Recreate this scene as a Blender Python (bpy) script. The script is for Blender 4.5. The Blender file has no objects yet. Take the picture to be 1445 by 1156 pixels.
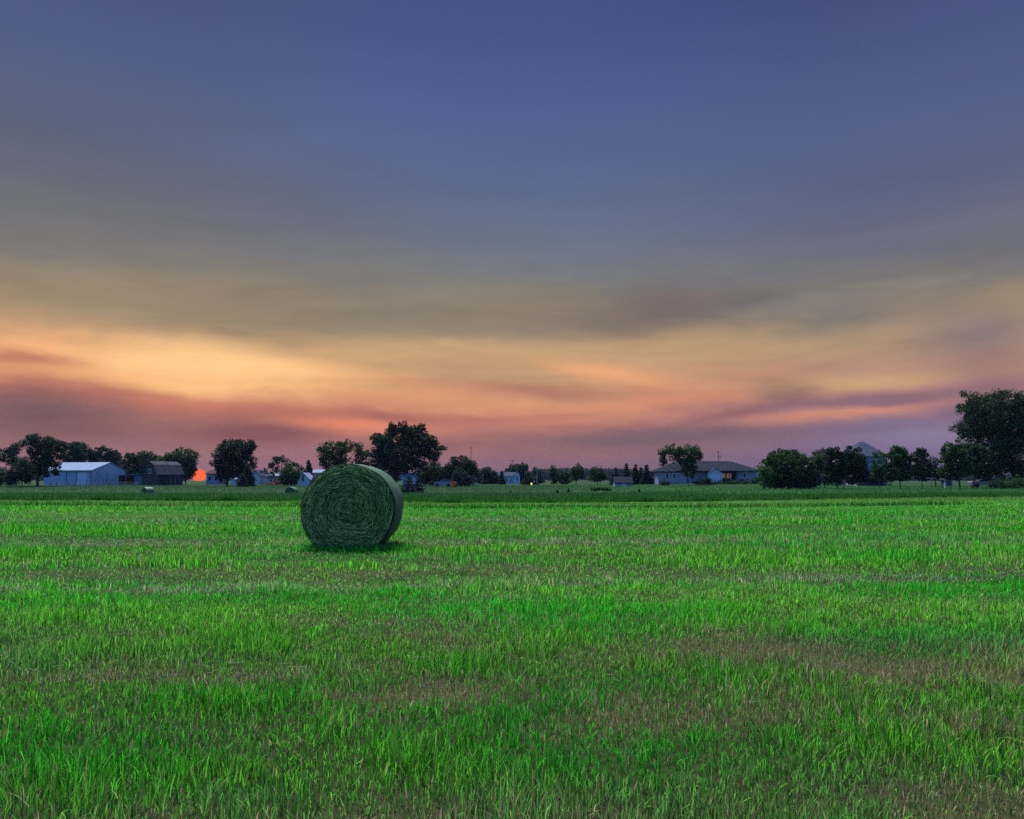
import bpy, math, random
import numpy as np
from mathutils import Vector

R = math.radians
SC = bpy.context.scene
COL = SC.collection
rng = np.random.default_rng(7)
random.seed(7)

# ------------------------------------------------------------------ camera geometry
F = 1124.0                       # focal length in photograph pixels
PITCH = math.atan(99.0 / F)      # horizon at photograph row 677
EYE = 1.25


def ray(px, py):
    cx, cy, cz = px - 722.5, F, -(py - 578.0)
    c, s = math.cos(PITCH), math.sin(PITCH)
    return cx, cy * c - cz * s, cy * s + cz * c


def at(px, py, Y):
    x, y, z = ray(px, py)
    k = Y / y
    return Vector((x * k, Y, EYE + z * k))


def ppm(Y):                      # metres per photograph pixel at depth Y
    return Y / (F * math.cos(PITCH))


def srgb(r, g, b):
    out = []
    for v in (r, g, b):
        v /= 255.0
        out.append(v / 12.92 if v <= 0.04045 else ((v + 0.055) / 1.055) ** 2.4)
    return tuple(out)


# ------------------------------------------------------------------ numpy noise and terrain
def _hash(ix, iy, seed):
    h = (ix.astype(np.int64) * 374761393 + iy.astype(np.int64) * 668265263 + seed * 974634777) & 0x7fffffff
    h = ((h ^ (h >> 13)) * 1274126177) & 0x7fffffff
    h = h ^ (h >> 16)
    return (h & 0xffff) / 65535.0


def vnoise(x, y, seed=0):
    x = np.asarray(x, float)
    y = np.asarray(y, float)
    ix, iy = np.floor(x), np.floor(y)
    fx, fy = x - ix, y - iy
    fx = fx * fx * (3 - 2 * fx)
    fy = fy * fy * (3 - 2 * fy)
    a = _hash(ix, iy, seed)
    b = _hash(ix + 1, iy, seed)
    c = _hash(ix, iy + 1, seed)
    d = _hash(ix + 1, iy + 1, seed)
    return (a * (1 - fx) + b * fx) * (1 - fy) + (c * (1 - fx) + d * fx) * fy


def fbm(x, y, seed=0, octs=4):
    t, amp, s = 0, 0.5, 1.0
    for k in range(octs):
        t = t + amp * vnoise(x * s, y * s, seed + k * 17)
        s *= 2.07
        amp *= 0.5
    return t / (1 - 0.5 ** octs)


def smooth(a, b, t):
    t = np.clip((np.asarray(t, float) - a) / (b - a), 0, 1)
    return t * t * (3 - 2 * t)


def gh(x, y):
    """height of the land"""
    x = np.asarray(x, float)
    y = np.asarray(y, float)
    bowl = -1.5 * np.exp(-((y - 118) / 30.0) ** 2) * (1 - smooth(2, 26, x))
    rise = 0.85 * np.exp(-((x - 46) / 17.0) ** 2 - ((y - 172) / 24.0) ** 2)
    und = 0.05 * (fbm(x * 0.05, y * 0.09, 3, 3) - 0.5) * smooth(1, 20, y)
    return bowl + rise + und


def ghs(x, y):
    return float(gh(np.array([x]), np.array([y]))[0])


def dryness(x, y):
    """0 lush green ... 1 dry stubble; mown swaths run across the view"""
    a = fbm(x * 0.34 + 0.1 * y, y * 0.75, 11, 3)
    b = fbm(x * 1.1, y * 1.7, 29, 3)
    c = 0.5 + 0.5 * np.sin(y * 1.25 + 1.6 * fbm(x * 0.1, y * 0.2, 5, 2) - 0.5)
    d = 0.50 * a + 0.36 * b + 0.14 * c
    near = np.exp(-((y - 4.5) / 0.8) ** 2) * 0.10 + 0.03 * (1 - smooth(4.5, 6.0, y)) + np.exp(-((y - 3.0) / 0.3) ** 2) * 0.04
    lush = np.exp(-((y - 6.6) / 0.8) ** 2) * 0.10 + np.exp(-((y - 3.65) / 0.16) ** 2) * 0.06
    return smooth(0.40, 0.70, d + near - lush) * (1 - 0.62 * smooth(5.6, 8.5, y))


def swath(x, y):
    """loose pale hay left in thin lines by the rake"""
    y1 = 9.55 + 0.25 * np.sin(x * 0.35) + 0.06 * x
    s = np.exp(-((y - y1) / 0.22) ** 2)
    y2 = 15.6 + 0.3 * np.sin(x * 0.22 + 1)
    s = s + 0.7 * np.exp(-((y - y2) / 0.35) ** 2)
    y3 = 5.25 + 0.15 * np.sin(x * 0.8)
    s = s + 0.7 * np.exp(-((y - y3) / 0.12) ** 2) * (x < -1.2)
    y4 = 24.5 + 0.4 * np.sin(x * 0.15)
    s = s + 0.6 * np.exp(-((y - y4) / 0.5) ** 2)
    return np.clip(s * (0.35 + 0.9 * fbm(x * 0.6, y * 0.9, 41, 2)), 0, 1)


LUSH = np.array((0.024, 0.295, 0.012))
LIME = np.array((0.108, 0.335, 0.022))
COOL = np.array((0.095, 0.230, 0.070))
DRY = np.array((0.250, 0.235, 0.105))
PINK = np.array((0.240, 0.180, 0.125))


def grass_colour(x, y, r1, r2, bare=None):
    d = dryness(x, y) if bare is None else bare
    lime = smooth(0.28, 0.68, fbm(x * 0.35 + 9, y * 0.8, 63, 3))
    c = LUSH[None, :] * (1 - (0.85 * lime * r1 ** 0.7)[:, None]) + LIME[None, :] * (0.85 * lime * r1 ** 0.7)[:, None]
    cool = smooth(0.52, 0.8, fbm(x * 0.22 + 3, y * 0.7, 87, 3))[:, None] * 0.5
    c = c * (1 - cool) + COOL[None, :] * cool
    k = (r2 < 0.05 + d * 0.55)
    mixr = r1[:, None]
    straw = DRY[None, :] * (1 - mixr) + PINK[None, :] * mixr
    c = np.where(k[:, None], straw, c)
    sw = swath(x, y)
    k2 = (r2 > 1 - 0.55 * sw)
    c = np.where(k2[:, None], np.array((0.24, 0.27, 0.15))[None, :], c)
    return c * ((0.22 + 1.75 * r1 ** 2.0) * (1.06 + 0.46 * smooth(5.2, 8.0, y)))[:, None]


# ------------------------------------------------------------------ helpers
def link(o, parent=None):
    COL.objects.link(o)
    if parent is not None:
        o.parent = parent
    return o


def tag(o, label=None, cat=None, group=None, kind=None):
    if label:
        o['label'] = label
    if cat:
        o['category'] = cat
    if group:
        o['group'] = group
    if kind:
        o['kind'] = kind
    return o


def empty(name, loc, rz=0.0, label=None, cat=None, group=None):
    o = bpy.data.objects.new(name, None)
    o.empty_display_size = 0.3
    o.location = loc
    o.rotation_euler = (0, 0, rz)
    link(o)
    return tag(o, label, cat, group)


class MB:
    """collects faces, builds them as one mesh"""

    def __init__(self):
        self.v, self.f = [], []

    def face(self, pts):
        n = len(self.v)
        self.v.extend([tuple(p) for p in pts])
        self.f.append(list(range(n, n + len(pts))))
        return self

    def box(self, x0, y0, z0, x1, y1, z1):
        n = len(self.v)
        self.v.extend([(x0, y0, z0), (x1, y0, z0), (x1, y1, z0), (x0, y1, z0), (x0, y0, z1), (x1, y0, z1), (x1, y1, z1), (x0, y1, z1)])
        for q in ((0, 3, 2, 1), (4, 5, 6, 7), (0, 1, 5, 4), (1, 2, 6, 5), (2, 3, 7, 6), (3, 0, 4, 7)):
            self.f.append([n + i for i in q])
        return self

    def extrude(self, outline, d):
        """closed polygon outline extruded by vector d"""
        n = len(self.v)
        k = len(outline)
        d = Vector(d)
        self.v.extend([tuple(p) for p in outline])
        self.v.extend([tuple(Vector(p) + d) for p in outline])
        self.f.append([n + i for i in range(k)][::-1])
        self.f.append([n + k + i for i in range(k)])
        for i in range(k):
            j = (i + 1) % k
            self.f.append([n + i, n + j, n + k + j, n + k + i])
        return self

    def tube(self, pts, rad, sides=7, cap=True):
        pts = [Vector(p) for p in pts]
        n0 = len(self.v)
        up = Vector((0, 0, 1))
        for i, p in enumerate(pts):
            t = (pts[min(i + 1, len(pts) - 1)] - pts[max(i - 1, 0)]).normalized()
            a = t.cross(up)
            if a.length < 1e-3:
                a = Vector((1, 0, 0))
            a.normalize()
            b = t.cross(a).normalized()
            r = rad[i] if hasattr(rad, '__len__') else rad
            for k in range(sides):
                th = 2 * math.pi * k / sides
                self.v.append(tuple(p + a * (r * math.cos(th)) + b * (r * math.sin(th))))
        for i in range(len(pts) - 1):
            for k in range(sides):
                k2 = (k + 1) % sides
                self.f.append([n0 + i * sides + k, n0 + i * sides + k2, n0 + (i + 1) * sides + k2, n0 + (i + 1) * sides + k])
        if cap:
            self.f.append([n0 + k for k in range(sides)][::-1])
            self.f.append([n0 + (len(pts) - 1) * sides + k for k in range(sides)])
        return self

    def build(self, name, mat, parent=None, smooth_=False, loc=None):
        me = bpy.data.meshes.new(name)
        me.from_pydata(self.v, [], self.f)
        me.materials.append(mat)
        if smooth_:
            me.polygons.foreach_set('use_smooth', [True] * len(me.polygons))
        me.update()
        o = bpy.data.objects.new(name, me)
        if loc is not None:
            o.location = loc
        return link(o, parent)


def np_mesh(name, verts, faces_list, mat, parent=None, colour=None, smooth_=False):
    """verts (n,3); faces_list: arrays (m,k) of indices; colour (n,3) -> point attribute 'hue'"""
    me = bpy.data.meshes.new(name)
    n = len(verts)
    me.vertices.add(n)
    me.vertices.foreach_set('co', np.ascontiguousarray(verts, dtype=np.float32).ravel())
    loops = np.concatenate([f.ravel() for f in faces_list]).astype(np.int32)
    tot = np.concatenate([np.full(len(f), f.shape[1], np.int32) for f in faces_list])
    start = np.concatenate([[0], np.cumsum(tot)[:-1]]).astype(np.int32)
    me.loops.add(len(loops))
    me.loops.foreach_set('vertex_index', loops)
    me.polygons.add(len(tot))
    me.polygons.foreach_set('loop_start', start)
    me.polygons.foreach_set('loop_total', tot)
    if smooth_:
        me.polygons.foreach_set('use_smooth', np.ones(len(tot), bool))
    if colour is not None:
        at_ = me.attributes.new('hue', 'FLOAT_COLOR', 'POINT')
        c4 = np.ones((n, 4), np.float32)
        c4[:, :3] = colour
        at_.data.foreach_set('color', c4.ravel())
    me.update(calc_edges=True)
    me.materials.append(mat)
    o = bpy.data.objects.new(name, me)
    return link(o, parent)


# ------------------------------------------------------------------ materials
def nodes_of(name):
    m = bpy.data.materials.new(name)
    m.use_nodes = True
    nt = m.node_tree
    nt.nodes.clear()
    return m, nt, nt.nodes, nt.links


def plain(name, col, rough=0.8, var=0.15, scale=3.0, metal=0.0, stripes=None, bump=0.0, spec=0.3):
    """surface whose colour drifts a little with weathering noise"""
    m, nt, N, L = nodes_of(name)
    out = N.new('ShaderNodeOutputMaterial')
    b = N.new('ShaderNodeBsdfPrincipled')
    b.inputs['Roughness'].default_value = rough
    b.inputs['Metallic'].default_value = metal
    b.inputs['Specular IOR Level'].default_value = spec
    tc = N.new('ShaderNodeTexCoord')
    nz = N.new('ShaderNodeTexNoise')
    nz.inputs['Scale'].default_value = scale
    nz.inputs['Detail'].default_value = 5
    L.new(tc.outputs['Object'], nz.inputs['Vector'])
    mr = N.new('ShaderNodeMapRange')
    mr.inputs['From Min'].default_value = 0.3
    mr.inputs['From Max'].default_value = 0.7
    mr.inputs['To Min'].default_value = 1 - var
    mr.inputs['To Max'].default_value = 1 + var
    L.new(nz.outputs['Fac'], mr.inputs['Value'])
    val = mr.outputs['Result']
    if stripes:
        wv = N.new('ShaderNodeTexWave')
        wv.bands_direction = stripes[0]
        wv.inputs['Scale'].default_value = stripes[1]
        wv.inputs['Distortion'].default_value = 0.0
        L.new(tc.outputs['Object'], wv.inputs['Vector'])
        m2 = N.new('ShaderNodeMapRange')
        m2.inputs['To Min'].default_value = 1 - stripes[2]
        m2.inputs['To Max'].default_value = 1.0
        L.new(wv.outputs['Fac'], m2.inputs['Value'])
        mm = N.new('ShaderNodeMath')
        mm.operation = 'MULTIPLY'
        L.new(val, mm.inputs[0])
        L.new(m2.outputs['Result'], mm.inputs[1])
        val = mm.outputs['Value']
    vm = N.new('ShaderNodeVectorMath')
    vm.operation = 'SCALE'
    vm.inputs[0].default_value = col
    L.new(val, vm.inputs['Scale'])
    L.new(vm.outputs['Vector'], b.inputs['Base Color'])
    if bump:
        bp = N.new('ShaderNodeBump')
        bp.inputs['Strength'].default_value = bump
        L.new(nz.outputs['Fac'], bp.inputs['Height'])
        L.new(bp.outputs['Normal'], b.inputs['Normal'])
    L.new(b.outputs['BSDF'], out.inputs['Surface'])
    return m


def leafy(name, trans=0.35, rough=0.7, spec=0.15, gain=1.0):
    """plant matter: reads its own colour from the point attribute and lets some light through"""
    m, nt, N, L = nodes_of(name)
    out = N.new('ShaderNodeOutputMaterial')
    at_ = N.new('ShaderNodeAttribute')
    at_.attribute_name = 'hue'
    b = N.new('ShaderNodeBsdfPrincipled')
    b.inputs['Roughness'].default_value = rough
    b.inputs['Specular IOR Level'].default_value = spec
    vm = N.new('ShaderNodeVectorMath')
    vm.operation = 'SCALE'
    vm.inputs['Scale'].default_value = gain
    L.new(at_.outputs['Color'], vm.inputs[0])
    L.new(vm.outputs['Vector'], b.inputs['Base Color'])
    t = N.new('ShaderNodeBsdfTranslucent')
    L.new(vm.outputs['Vector'], t.inputs['Color'])
    mx = N.new('ShaderNodeMixShader')
    mx.inputs['Fac'].default_value = trans
    L.new(b.outputs['BSDF'], mx.inputs[1])
    L.new(t.outputs['BSDF'], mx.inputs[2])
    L.new(mx.outputs['Shader'], out.inputs['Surface'])
    return m


def glow(name, col, strength):
    m, nt, N, L = nodes_of(name)
    out = N.new('ShaderNodeOutputMaterial')
    e = N.new('ShaderNodeEmission')
    e.inputs['Color'].default_value = (*col, 1)
    e.inputs['Strength'].default_value = strength
    L.new(e.outputs['Emission'], out.inputs['Surface'])
    return m


M = {
    'grass': leafy('grass_blades', 0.40, 0.65, 0.12),
    'leaf': leafy('leaves', 0.30, 0.7, 0.10),
    'hay': leafy('hay_strands', 0.10, 0.8, 0.08),
    'bark': plain('bark', (0.055, 0.045, 0.035), 0.95, 0.35, 4.0, bump=0.4),
    'white_metal': plain('white_ribbed_steel', (0.28, 0.34, 0.46), 0.6, 0.08, 0.8, stripes=('DIAGONAL', 2.2, 0.10)),
    'white_roof': plain('pale_steel_roof', (0.12, 0.17, 0.27), 0.75, 0.10, 0.7, spec=0.05),
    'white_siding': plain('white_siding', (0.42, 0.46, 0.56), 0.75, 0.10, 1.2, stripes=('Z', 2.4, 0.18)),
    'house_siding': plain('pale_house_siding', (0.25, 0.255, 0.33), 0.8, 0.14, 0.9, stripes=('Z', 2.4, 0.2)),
    'trim': plain('white_trim', (0.45, 0.48, 0.56), 0.6, 0.06),
    'dark_trim': plain('grey_steel_trim', (0.12, 0.13, 0.15), 0.6, 0.1),
    'shingle': plain('dark_shingles', (0.022, 0.026, 0.036), 0.95, spec=0.0, var=0.35, scale=2.5, stripes=('Z', 2.2, 0.3)),
    'blue_shingle': plain('blue_grey_shingles', (0.038, 0.045, 0.075), 0.95, 0.25, 2.0, spec=0.0),
    'brown_shingle': plain('brown_shingles', (0.055, 0.036, 0.028), 0.9, 0.25, 2.0, spec=0.0),
    'barn_wood': plain('weathered_barn_boards', (0.030, 0.035, 0.042), 0.95, 0.45, 1.6, stripes=('DIAGONAL', 1.6, 0.5)),
    'barn_roof': plain('old_barn_roof', (0.028, 0.034, 0.044), 0.85, 0.4, 0.9, spec=0.03),
    'lean_wall': plain('grey_blue_steel_wall', (0.09, 0.115, 0.18), 0.7, 0.2, 1.0),
    'glass': plain('dark_window_glass', (0.02, 0.022, 0.028), 0.12, 0.1, 1.0, spec=0.5),
    'shade_black': plain('painted_shade_black', (0.012, 0.012, 0.014), 0.95, 0.2),  # near-black colour standing in for shade in openings and under the porch
    'orange_wood': plain('orange_stained_wood', (0.42, 0.16, 0.06), 0.8, 0.25, 3.0),
    'pole': plain('grey_weathered_pole', (0.16, 0.16, 0.18), 0.9, 0.2),
    'dark_pole': plain('dark_steel_mast', (0.09, 0.06, 0.06), 0.8, 0.2),
    'silver': plain('silver_blue_paint', (0.12, 0.14, 0.20), 0.35, 0.08, 2.0, metal=0.3, spec=0.5),
    'tyre': plain('black_rubber', (0.015, 0.015, 0.016), 0.9, 0.2),
    'net': None,
    'sun': glow('sun_disc', (1.0, 0.11, 0.002), 0.62),
    'lamp': glow('warm_lamp', (1.0, 0.75, 0.22), 0.8),
    'lit': glow('lit_window', (1.0, 0.42, 0.12), 0.07),
}


# ------------------------------------------------------------------ sky
FILL_EL, FILL_AZ = 64.0, -30.0     # added soft fill from high beyond the field, slightly left; not the setting sun
FILL_STRENGTH = 4.6
EXPOSURE = 1.0


def build_world():
    w = bpy.data.worlds.new('World')
    SC.world = w
    w.use_nodes = True
    nt = w.node_tree
    N, L = nt.nodes, nt.links
    N.clear()

    def val(x):
        return x

    def math_(op, a, b=None, c=None):
        n = N.new('ShaderNodeMath')
        n.operation = op
        for i, x in enumerate((a, b, c)):
            if x is None:
                continue
            if isinstance(x, (int, float)):
                n.inputs[i].default_value = x
            else:
                L.new(x, n.inputs[i])
        return n.outputs[0]

    def sstep(x, a, b):
        n = N.new('ShaderNodeMapRange')
        n.interpolation_type = 'SMOOTHSTEP'
        n.inputs['From Min'].default_value = a
        n.inputs['From Max'].default_value = b
        L.new(x, n.inputs['Value'])
        return n.outputs['Result']

    def mixc(f, a, b, mode='MIX'):
        n = N.new('ShaderNodeMix')
        n.data_type = 'RGBA'
        n.blend_type = mode
        if isinstance(f, (int, float)):
            n.inputs[0].default_value = f
        else:
            L.new(f, n.inputs[0])
        for i, x in ((6, a), (7, b)):
            if isinstance(x, tuple):
                n.inputs[i].default_value = (*x, 1)
            else:
                L.new(x, n.inputs[i])
        return n.outputs[2]

    tc = N.new('ShaderNodeTexCoord')
    d = tc.outputs['Generated']
    sep = N.new('ShaderNodeSeparateXYZ')
    L.new(d, sep.inputs[0])
    X, Y, Z = sep.outputs
    elev = math_('MULTIPLY', math_('ARCSINE', math_('MINIMUM', math_('MAXIMUM', Z, -1.0), 1.0)), 57.29578)
    azim = math_('MULTIPLY', math_('ARCTAN2', X, Y), 57.29578)

    def noise(sx, sy, sz, detail=4, rough=0.55, off=0.0):
        mp = N.new('ShaderNodeMapping')
        mp.inputs['Scale'].default_value = (sx, sy, sz)
        mp.inputs['Location'].default_value = (off, off * 0.7, off * 1.3)
        L.new(d, mp.inputs['Vector'])
        n = N.new('ShaderNodeTexNoise')
        n.inputs['Scale'].default_value = 1.0
        n.inputs['Detail'].default_value = detail
        n.inputs['Roughness'].default_value = rough
        n.inputs['Distortion'].default_value = 0.7
        L.new(mp.outputs[0], n.inputs['Vector'])
        return n.outputs['Fac']

    n1 = noise(3.6, 3.6, 14.0, 6, 0.55, 0.0)
    n2 = noise(6.0, 6.0, 25.0, 5, 0.55, 4.0)
    n3 = noise(1.6, 1.6, 6.0, 3, 0.5, 9.0)
    fade = math_('SUBTRACT', 1.0, sstep(elev, 9.0, 24.0))
    disp = math_('ADD', math_('MULTIPLY', math_('SUBTRACT', n1, 0.5), 5.2), math_('MULTIPLY', math_('SUBTRACT', n2, 0.5), 2.2))
    low = sstep(elev, 0.2, 5.0)
    disp = math_('MULTIPLY', disp, math_('MULTIPLY', math_('ADD', math_('MULTIPLY', fade, 0.8), 0.2), math_('ADD', math_('MULTIPLY', low, 0.75), 0.25)))
    # cloud sheet sags to the right
    tilt = math_('MULTIPLY', math_('SUBTRACT', n3, 0.5), 1.6)
    e2 = math_('ADD', math_('ADD', elev, disp), math_('MULTIPLY', tilt, sstep(elev, 3.0, 12.0)))
    # seen from below, the cloud bands bow upward to either side
    bow = math_('MULTIPLY', math_('SUBTRACT', math_('MULTIPLY', azim, azim), 250.0), 0.0022)
    bow = math_('MULTIPLY', math_('MAXIMUM', math_('MINIMUM', bow, 0.9), -0.7), sstep(elev, 1.5, 7.0))
    bow = math_('MULTIPLY', bow, math_('ADD', 0.15, math_('MULTIPLY', sstep(azim, -22.0, 4.0), 0.85)))
    e2 = math_('SUBTRACT', e2, bow)
    pos = math_('DIVIDE', e2, 40.0)

    def ramp(stops):
        n = N.new('ShaderNodeValToRGB')
        cr = n.color_ramp
        cr.interpolation = 'EASE' if False else 'LINEAR'
        while len(cr.elements) > 1:
            cr.elements.remove(cr.elements[-1])
        first = True
        for e, c in stops:
            c = (*srgb(*c), 1)
            if first:
                el = cr.elements[0]
                el.position = max(0, e / 40)
                first = False
            else:
                el = cr.elements.new(e / 40)
            el.color = c
        L.new(pos, n.inputs['Fac'])
        return n.outputs['Color']

    left = ramp([(0, (152, 110, 120)), (1.9, (156, 110, 114)), (3.4, (158, 108, 104)), (4.9, (188, 116, 100)), (6.3, (214, 128, 102)), (7.2, (236, 156, 112)), (8.3, (236, 172, 122)),
                 (9.4, (192, 154, 118)), (11.2, (158, 138, 112)), (14, (130, 123, 115)), (17.4, (108, 110, 120)), (21, (95, 103, 128)), (26, (84, 95, 135)), (31, (74, 84, 128)), (40, (62, 72, 116))])
    mid = ramp([(0, (124, 94, 110)), (1.2, (136, 100, 110)), (2.6, (164, 110, 106)), (4.2, (186, 122, 108)), (5.4, (208, 142, 110)), (6.6, (212, 150, 112)), (8.0, (200, 158, 120)),
                (9.5, (200, 164, 122)), (11.5, (158, 142, 116)), (14, (128, 127, 122)), (17.4, (106, 115, 133)), (21, (94, 106, 142)), (26, (81, 97, 145)), (31, (70, 86, 137)), (40, (60, 74, 122))])
    right = ramp([(0, (108, 98, 126)), (1.9, (116, 102, 130)), (3.6, (134, 112, 138)), (4.8, (168, 122, 128)), (6.0, (188, 140, 122)), (7.2, (180, 140, 120)), (8.6, (182, 150, 116)),
                  (9.8, (162, 142, 114)), (12, (122, 118, 118)), (14.5, (106, 110, 128)), (18, (93, 101, 134)), (22, (86, 97, 138)), (26, (77, 87, 134)), (31, (66, 73, 120)), (40, (58, 66, 110))])
    wob = math_('ADD', azim, math_('MULTIPLY', math_('SUBTRACT', n1, 0.5), 14.0))
    c = mixc(sstep(wob, -24.0, -3.0), left, mid)
    c = mixc(sstep(wob, 3.0, 27.0), c, right)

    def blob(px, py, sx, sy, col, amt, k=0.35, slope=0.0):
        """a cloud patch in its own direction of the sky"""
        x, y, z = ray(px, py)
        r = math.sqrt(x * x + y * y + z * z)
        e0 = math.degrees(math.asin(z / r))
        a0 = math.degrees(math.atan2(x, y))
        da = math_('SUBTRACT', azim, a0)
        ax = math_('DIVIDE', da, sx)
        ee = math_('SUBTRACT', math_('ADD', elev, math_('MULTIPLY', disp, k)), math_('MULTIPLY', da, slope))
        ey = math_('DIVIDE', math_('SUBTRACT', ee, e0), sy)
        q = math_('ADD', math_('MULTIPLY', ax, ax), math_('MULTIPLY', ey, ey))
        g = math_('POWER', 2.71828, math_('MULTIPLY', q, -1.0))
        g = math_('MULTIPLY', g, math_('ADD', 0.72, math_('MULTIPLY', n2, 0.56)))
        g = math_('MINIMUM', math_('MULTIPLY', g, amt), 1.0)
        nonlocal c
        c = mixc(g, c, srgb(*col))

    blob(290, 524, 8.0, 1.35, (255, 202, 138), 1.7)
    blob(180, 532, 8.0, 0.7, (250, 180, 122), 0.7)
    blob(280, 500, 4.5, 1.3, (255, 204, 142), 1.1)
    blob(480, 600, 5.0, 0.65, (244, 146, 104), 0.9)
    blob(640, 495, 8.0, 0.9, (205, 166, 122), 0.7)
    blob(855, 528, 4.5, 0.55, (240, 172, 122), 0.95, slope=-0.16)
    blob(765, 549, 6.5, 0.5, (172, 114, 100), 0.75, slope=-0.06)
    blob(930, 566, 8.0, 0.5, (220, 144, 110), 0.6, slope=0.05)
    blob(330, 575, 12.0, 0.5, (186, 112, 98), 0.7, slope=-0.03)
    blob(200, 560, 7.0, 0.4, (206, 128, 104), 0.7, slope=-0.05)
    blob(370, 612, 4.8, 0.75, (136, 88, 90), 1.15)
    blob(50, 588, 5.0, 1.6, (122, 90, 92), 1.0)
    blob(30, 508, 3.5, 0.45, (190, 120, 100), 0.8)
    blob(560, 588, 3.2, 0.45, (160, 98, 94), 0.8, slope=-0.08)
    blob(690, 590, 5.0, 0.4, (170, 106, 100), 0.6, slope=0.03)
    blob(930, 437, 5.0, 1.5, (114, 98, 100), 1.0, slope=0.05)
    blob(1040, 428, 3.0, 0.8, (112, 104, 106), 0.7, slope=0.1)
    blob(700, 455, 9.0, 1.1, (150, 136, 112), 0.6)
    blob(330, 450, 9.0, 1.0, (144, 128, 106), 0.7)
    blob(560, 432, 9.0, 1.5, (136, 124, 112), 0.75)
    blob(830, 448, 8.0, 1.2, (132, 118, 108), 0.75)
    blob(1180, 440, 8.0, 1.4, (116, 114, 118), 0.7)
    blob(1380, 470, 4.0, 1.4, (122, 112, 118), 0.8)
    blob(110, 410, 6.0, 1.0, (152, 136, 110), 0.5)
    blob(1180, 582, 7.0, 0.5, (212, 142, 114), 0.9, slope=0.06)
    blob(1055, 580, 4.6, 0.36, (156, 106, 106), 1.05, slope=0.18)
    blob(1112, 553, 2.2, 0.6, (146, 106, 108), 1.1)
    blob(1215, 564, 7.5, 0.38, (140, 104, 114), 1.1, slope=0.02)
    blob(1320, 556, 4.0, 0.3, (140, 104, 116), 0.8, slope=0.08)
    blob(1230, 535, 7.0, 0.6, (206, 166, 120), 0.8, slope=0.03)
    blob(1000, 612, 11.0, 0.7, (116, 94, 104), 0.85, slope=0.02)
    blob(870, 625, 6.0, 0.6, (112, 94, 104), 0.7)
    blob(1330, 615, 6.0, 1.1, (134, 118, 150), 0.8)
    blob(1400, 540, 3.0, 2.4, (138, 104, 112), 0.7)

    # fine streaks in the low cloud
    st = noise(6.0, 6.0, 34.0, 7, 0.6, 17.0)
    amt = math_('MULTIPLY', math_('SUBTRACT', st, 0.5), math_('MULTIPLY', fade, 0.5))
    amt = math_('ADD', amt, math_('MULTIPLY', math_('SUBTRACT', n3, 0.5), 0.22))
    amt = math_('ADD', amt, math_('MULTIPLY', math_('SUBTRACT', n1, 0.5), 0.16))
    mulv = math_('ADD', 1.0, amt)
    vm = N.new('ShaderNodeVectorMath')
    vm.operation = 'SCALE'
    L.new(c, vm.inputs[0])
    L.new(mulv, vm.inputs['Scale'])
    c = vm.outputs[0]
    ve = N.new('ShaderNodeVectorMath')
    ve.operation = 'SCALE'
    ve.inputs['Scale'].default_value = 0.5 ** EXPOSURE
    L.new(c, ve.inputs[0])
    c = ve.outputs[0]

    sky = N.new('ShaderNodeTexSky')
    sky.sky_type = 'NISHITA'
    sky.sun_disc = False
    sky.sun_elevation = R(FILL_EL)
    sky.sun_rotation = R(FILL_AZ)
    sky.air_density = 1.0
    sky.dust_density = 0.3
    sky.ozone_density = 3.0
    vs = N.new('ShaderNodeVectorMath')
    vs.operation = 'MULTIPLY'
    L.new(sky.outputs[0], vs.inputs[0])
    vs.inputs[1].default_value = (0.045, 0.075, 0.130)
    nish = vs.outputs[0]
    # the clear blue sky takes over overhead and behind the sunset clouds
    aa = math_('ABSOLUTE', azim)
    f1 = sstep(elev, 36.0, 62.0)
    f2 = sstep(aa, 55.0, 105.0)
    f = math_('MAXIMUM', f1, f2)
    c = mixc(math_('MULTIPLY', f, 0.95), c, nish)
    bg = N.new('ShaderNodeBackground')
    bg.inputs['Strength'].default_value = 1.0
    L.new(c, bg.inputs['Color'])
    out = N.new('ShaderNodeOutputWorld')
    L.new(bg.outputs[0], out.inputs['Surface'])


build_world()

sl = bpy.data.lights.new('sun', 'SUN')  # added overhead light that brightens the field, separate from the setting sun
sl.energy = FILL_STRENGTH
sl.angle = R(34)
sl.color = (1.0, 0.95, 0.84)
so = link(bpy.data.objects.new('overhead_fill_lamp', sl))
el, az = R(FILL_EL), R(FILL_AZ)
sd = Vector((math.cos(el) * math.sin(az), math.cos(el) * math.cos(az), math.sin(el)))
so.rotation_euler = (-sd).to_track_quat('-Z', 'Y').to_euler()
so.location = (0, 0, 60)

# ------------------------------------------------------------------ camera
cam = bpy.data.cameras.new('camera')
cam.sensor_fit = 'HORIZONTAL'
cam.sensor_width = 36.0
cam.lens = 36.0 * F / 1445.0
cam.clip_start = 0.1
cam.clip_end = 9000
co = link(bpy.data.objects.new('camera', cam))
co.location = (0, 0, EYE)
co.rotation_euler = (R(90) + PITCH, 0, 0)
SC.camera = co
SC.view_settings.view_transform = 'Standard'
SC.view_settings.look = 'None'
SC.view_settings.exposure = EXPOSURE
SC.view_settings.gamma = 1.0

SC.cycles.use_denoising = False
SC.cycles.max_bounces = 6
SC.cycles.diffuse_bounces = 3
SC.cycles.transmission_bounces = 4
SC.cycles.transparent_max_bounces = 4


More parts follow.
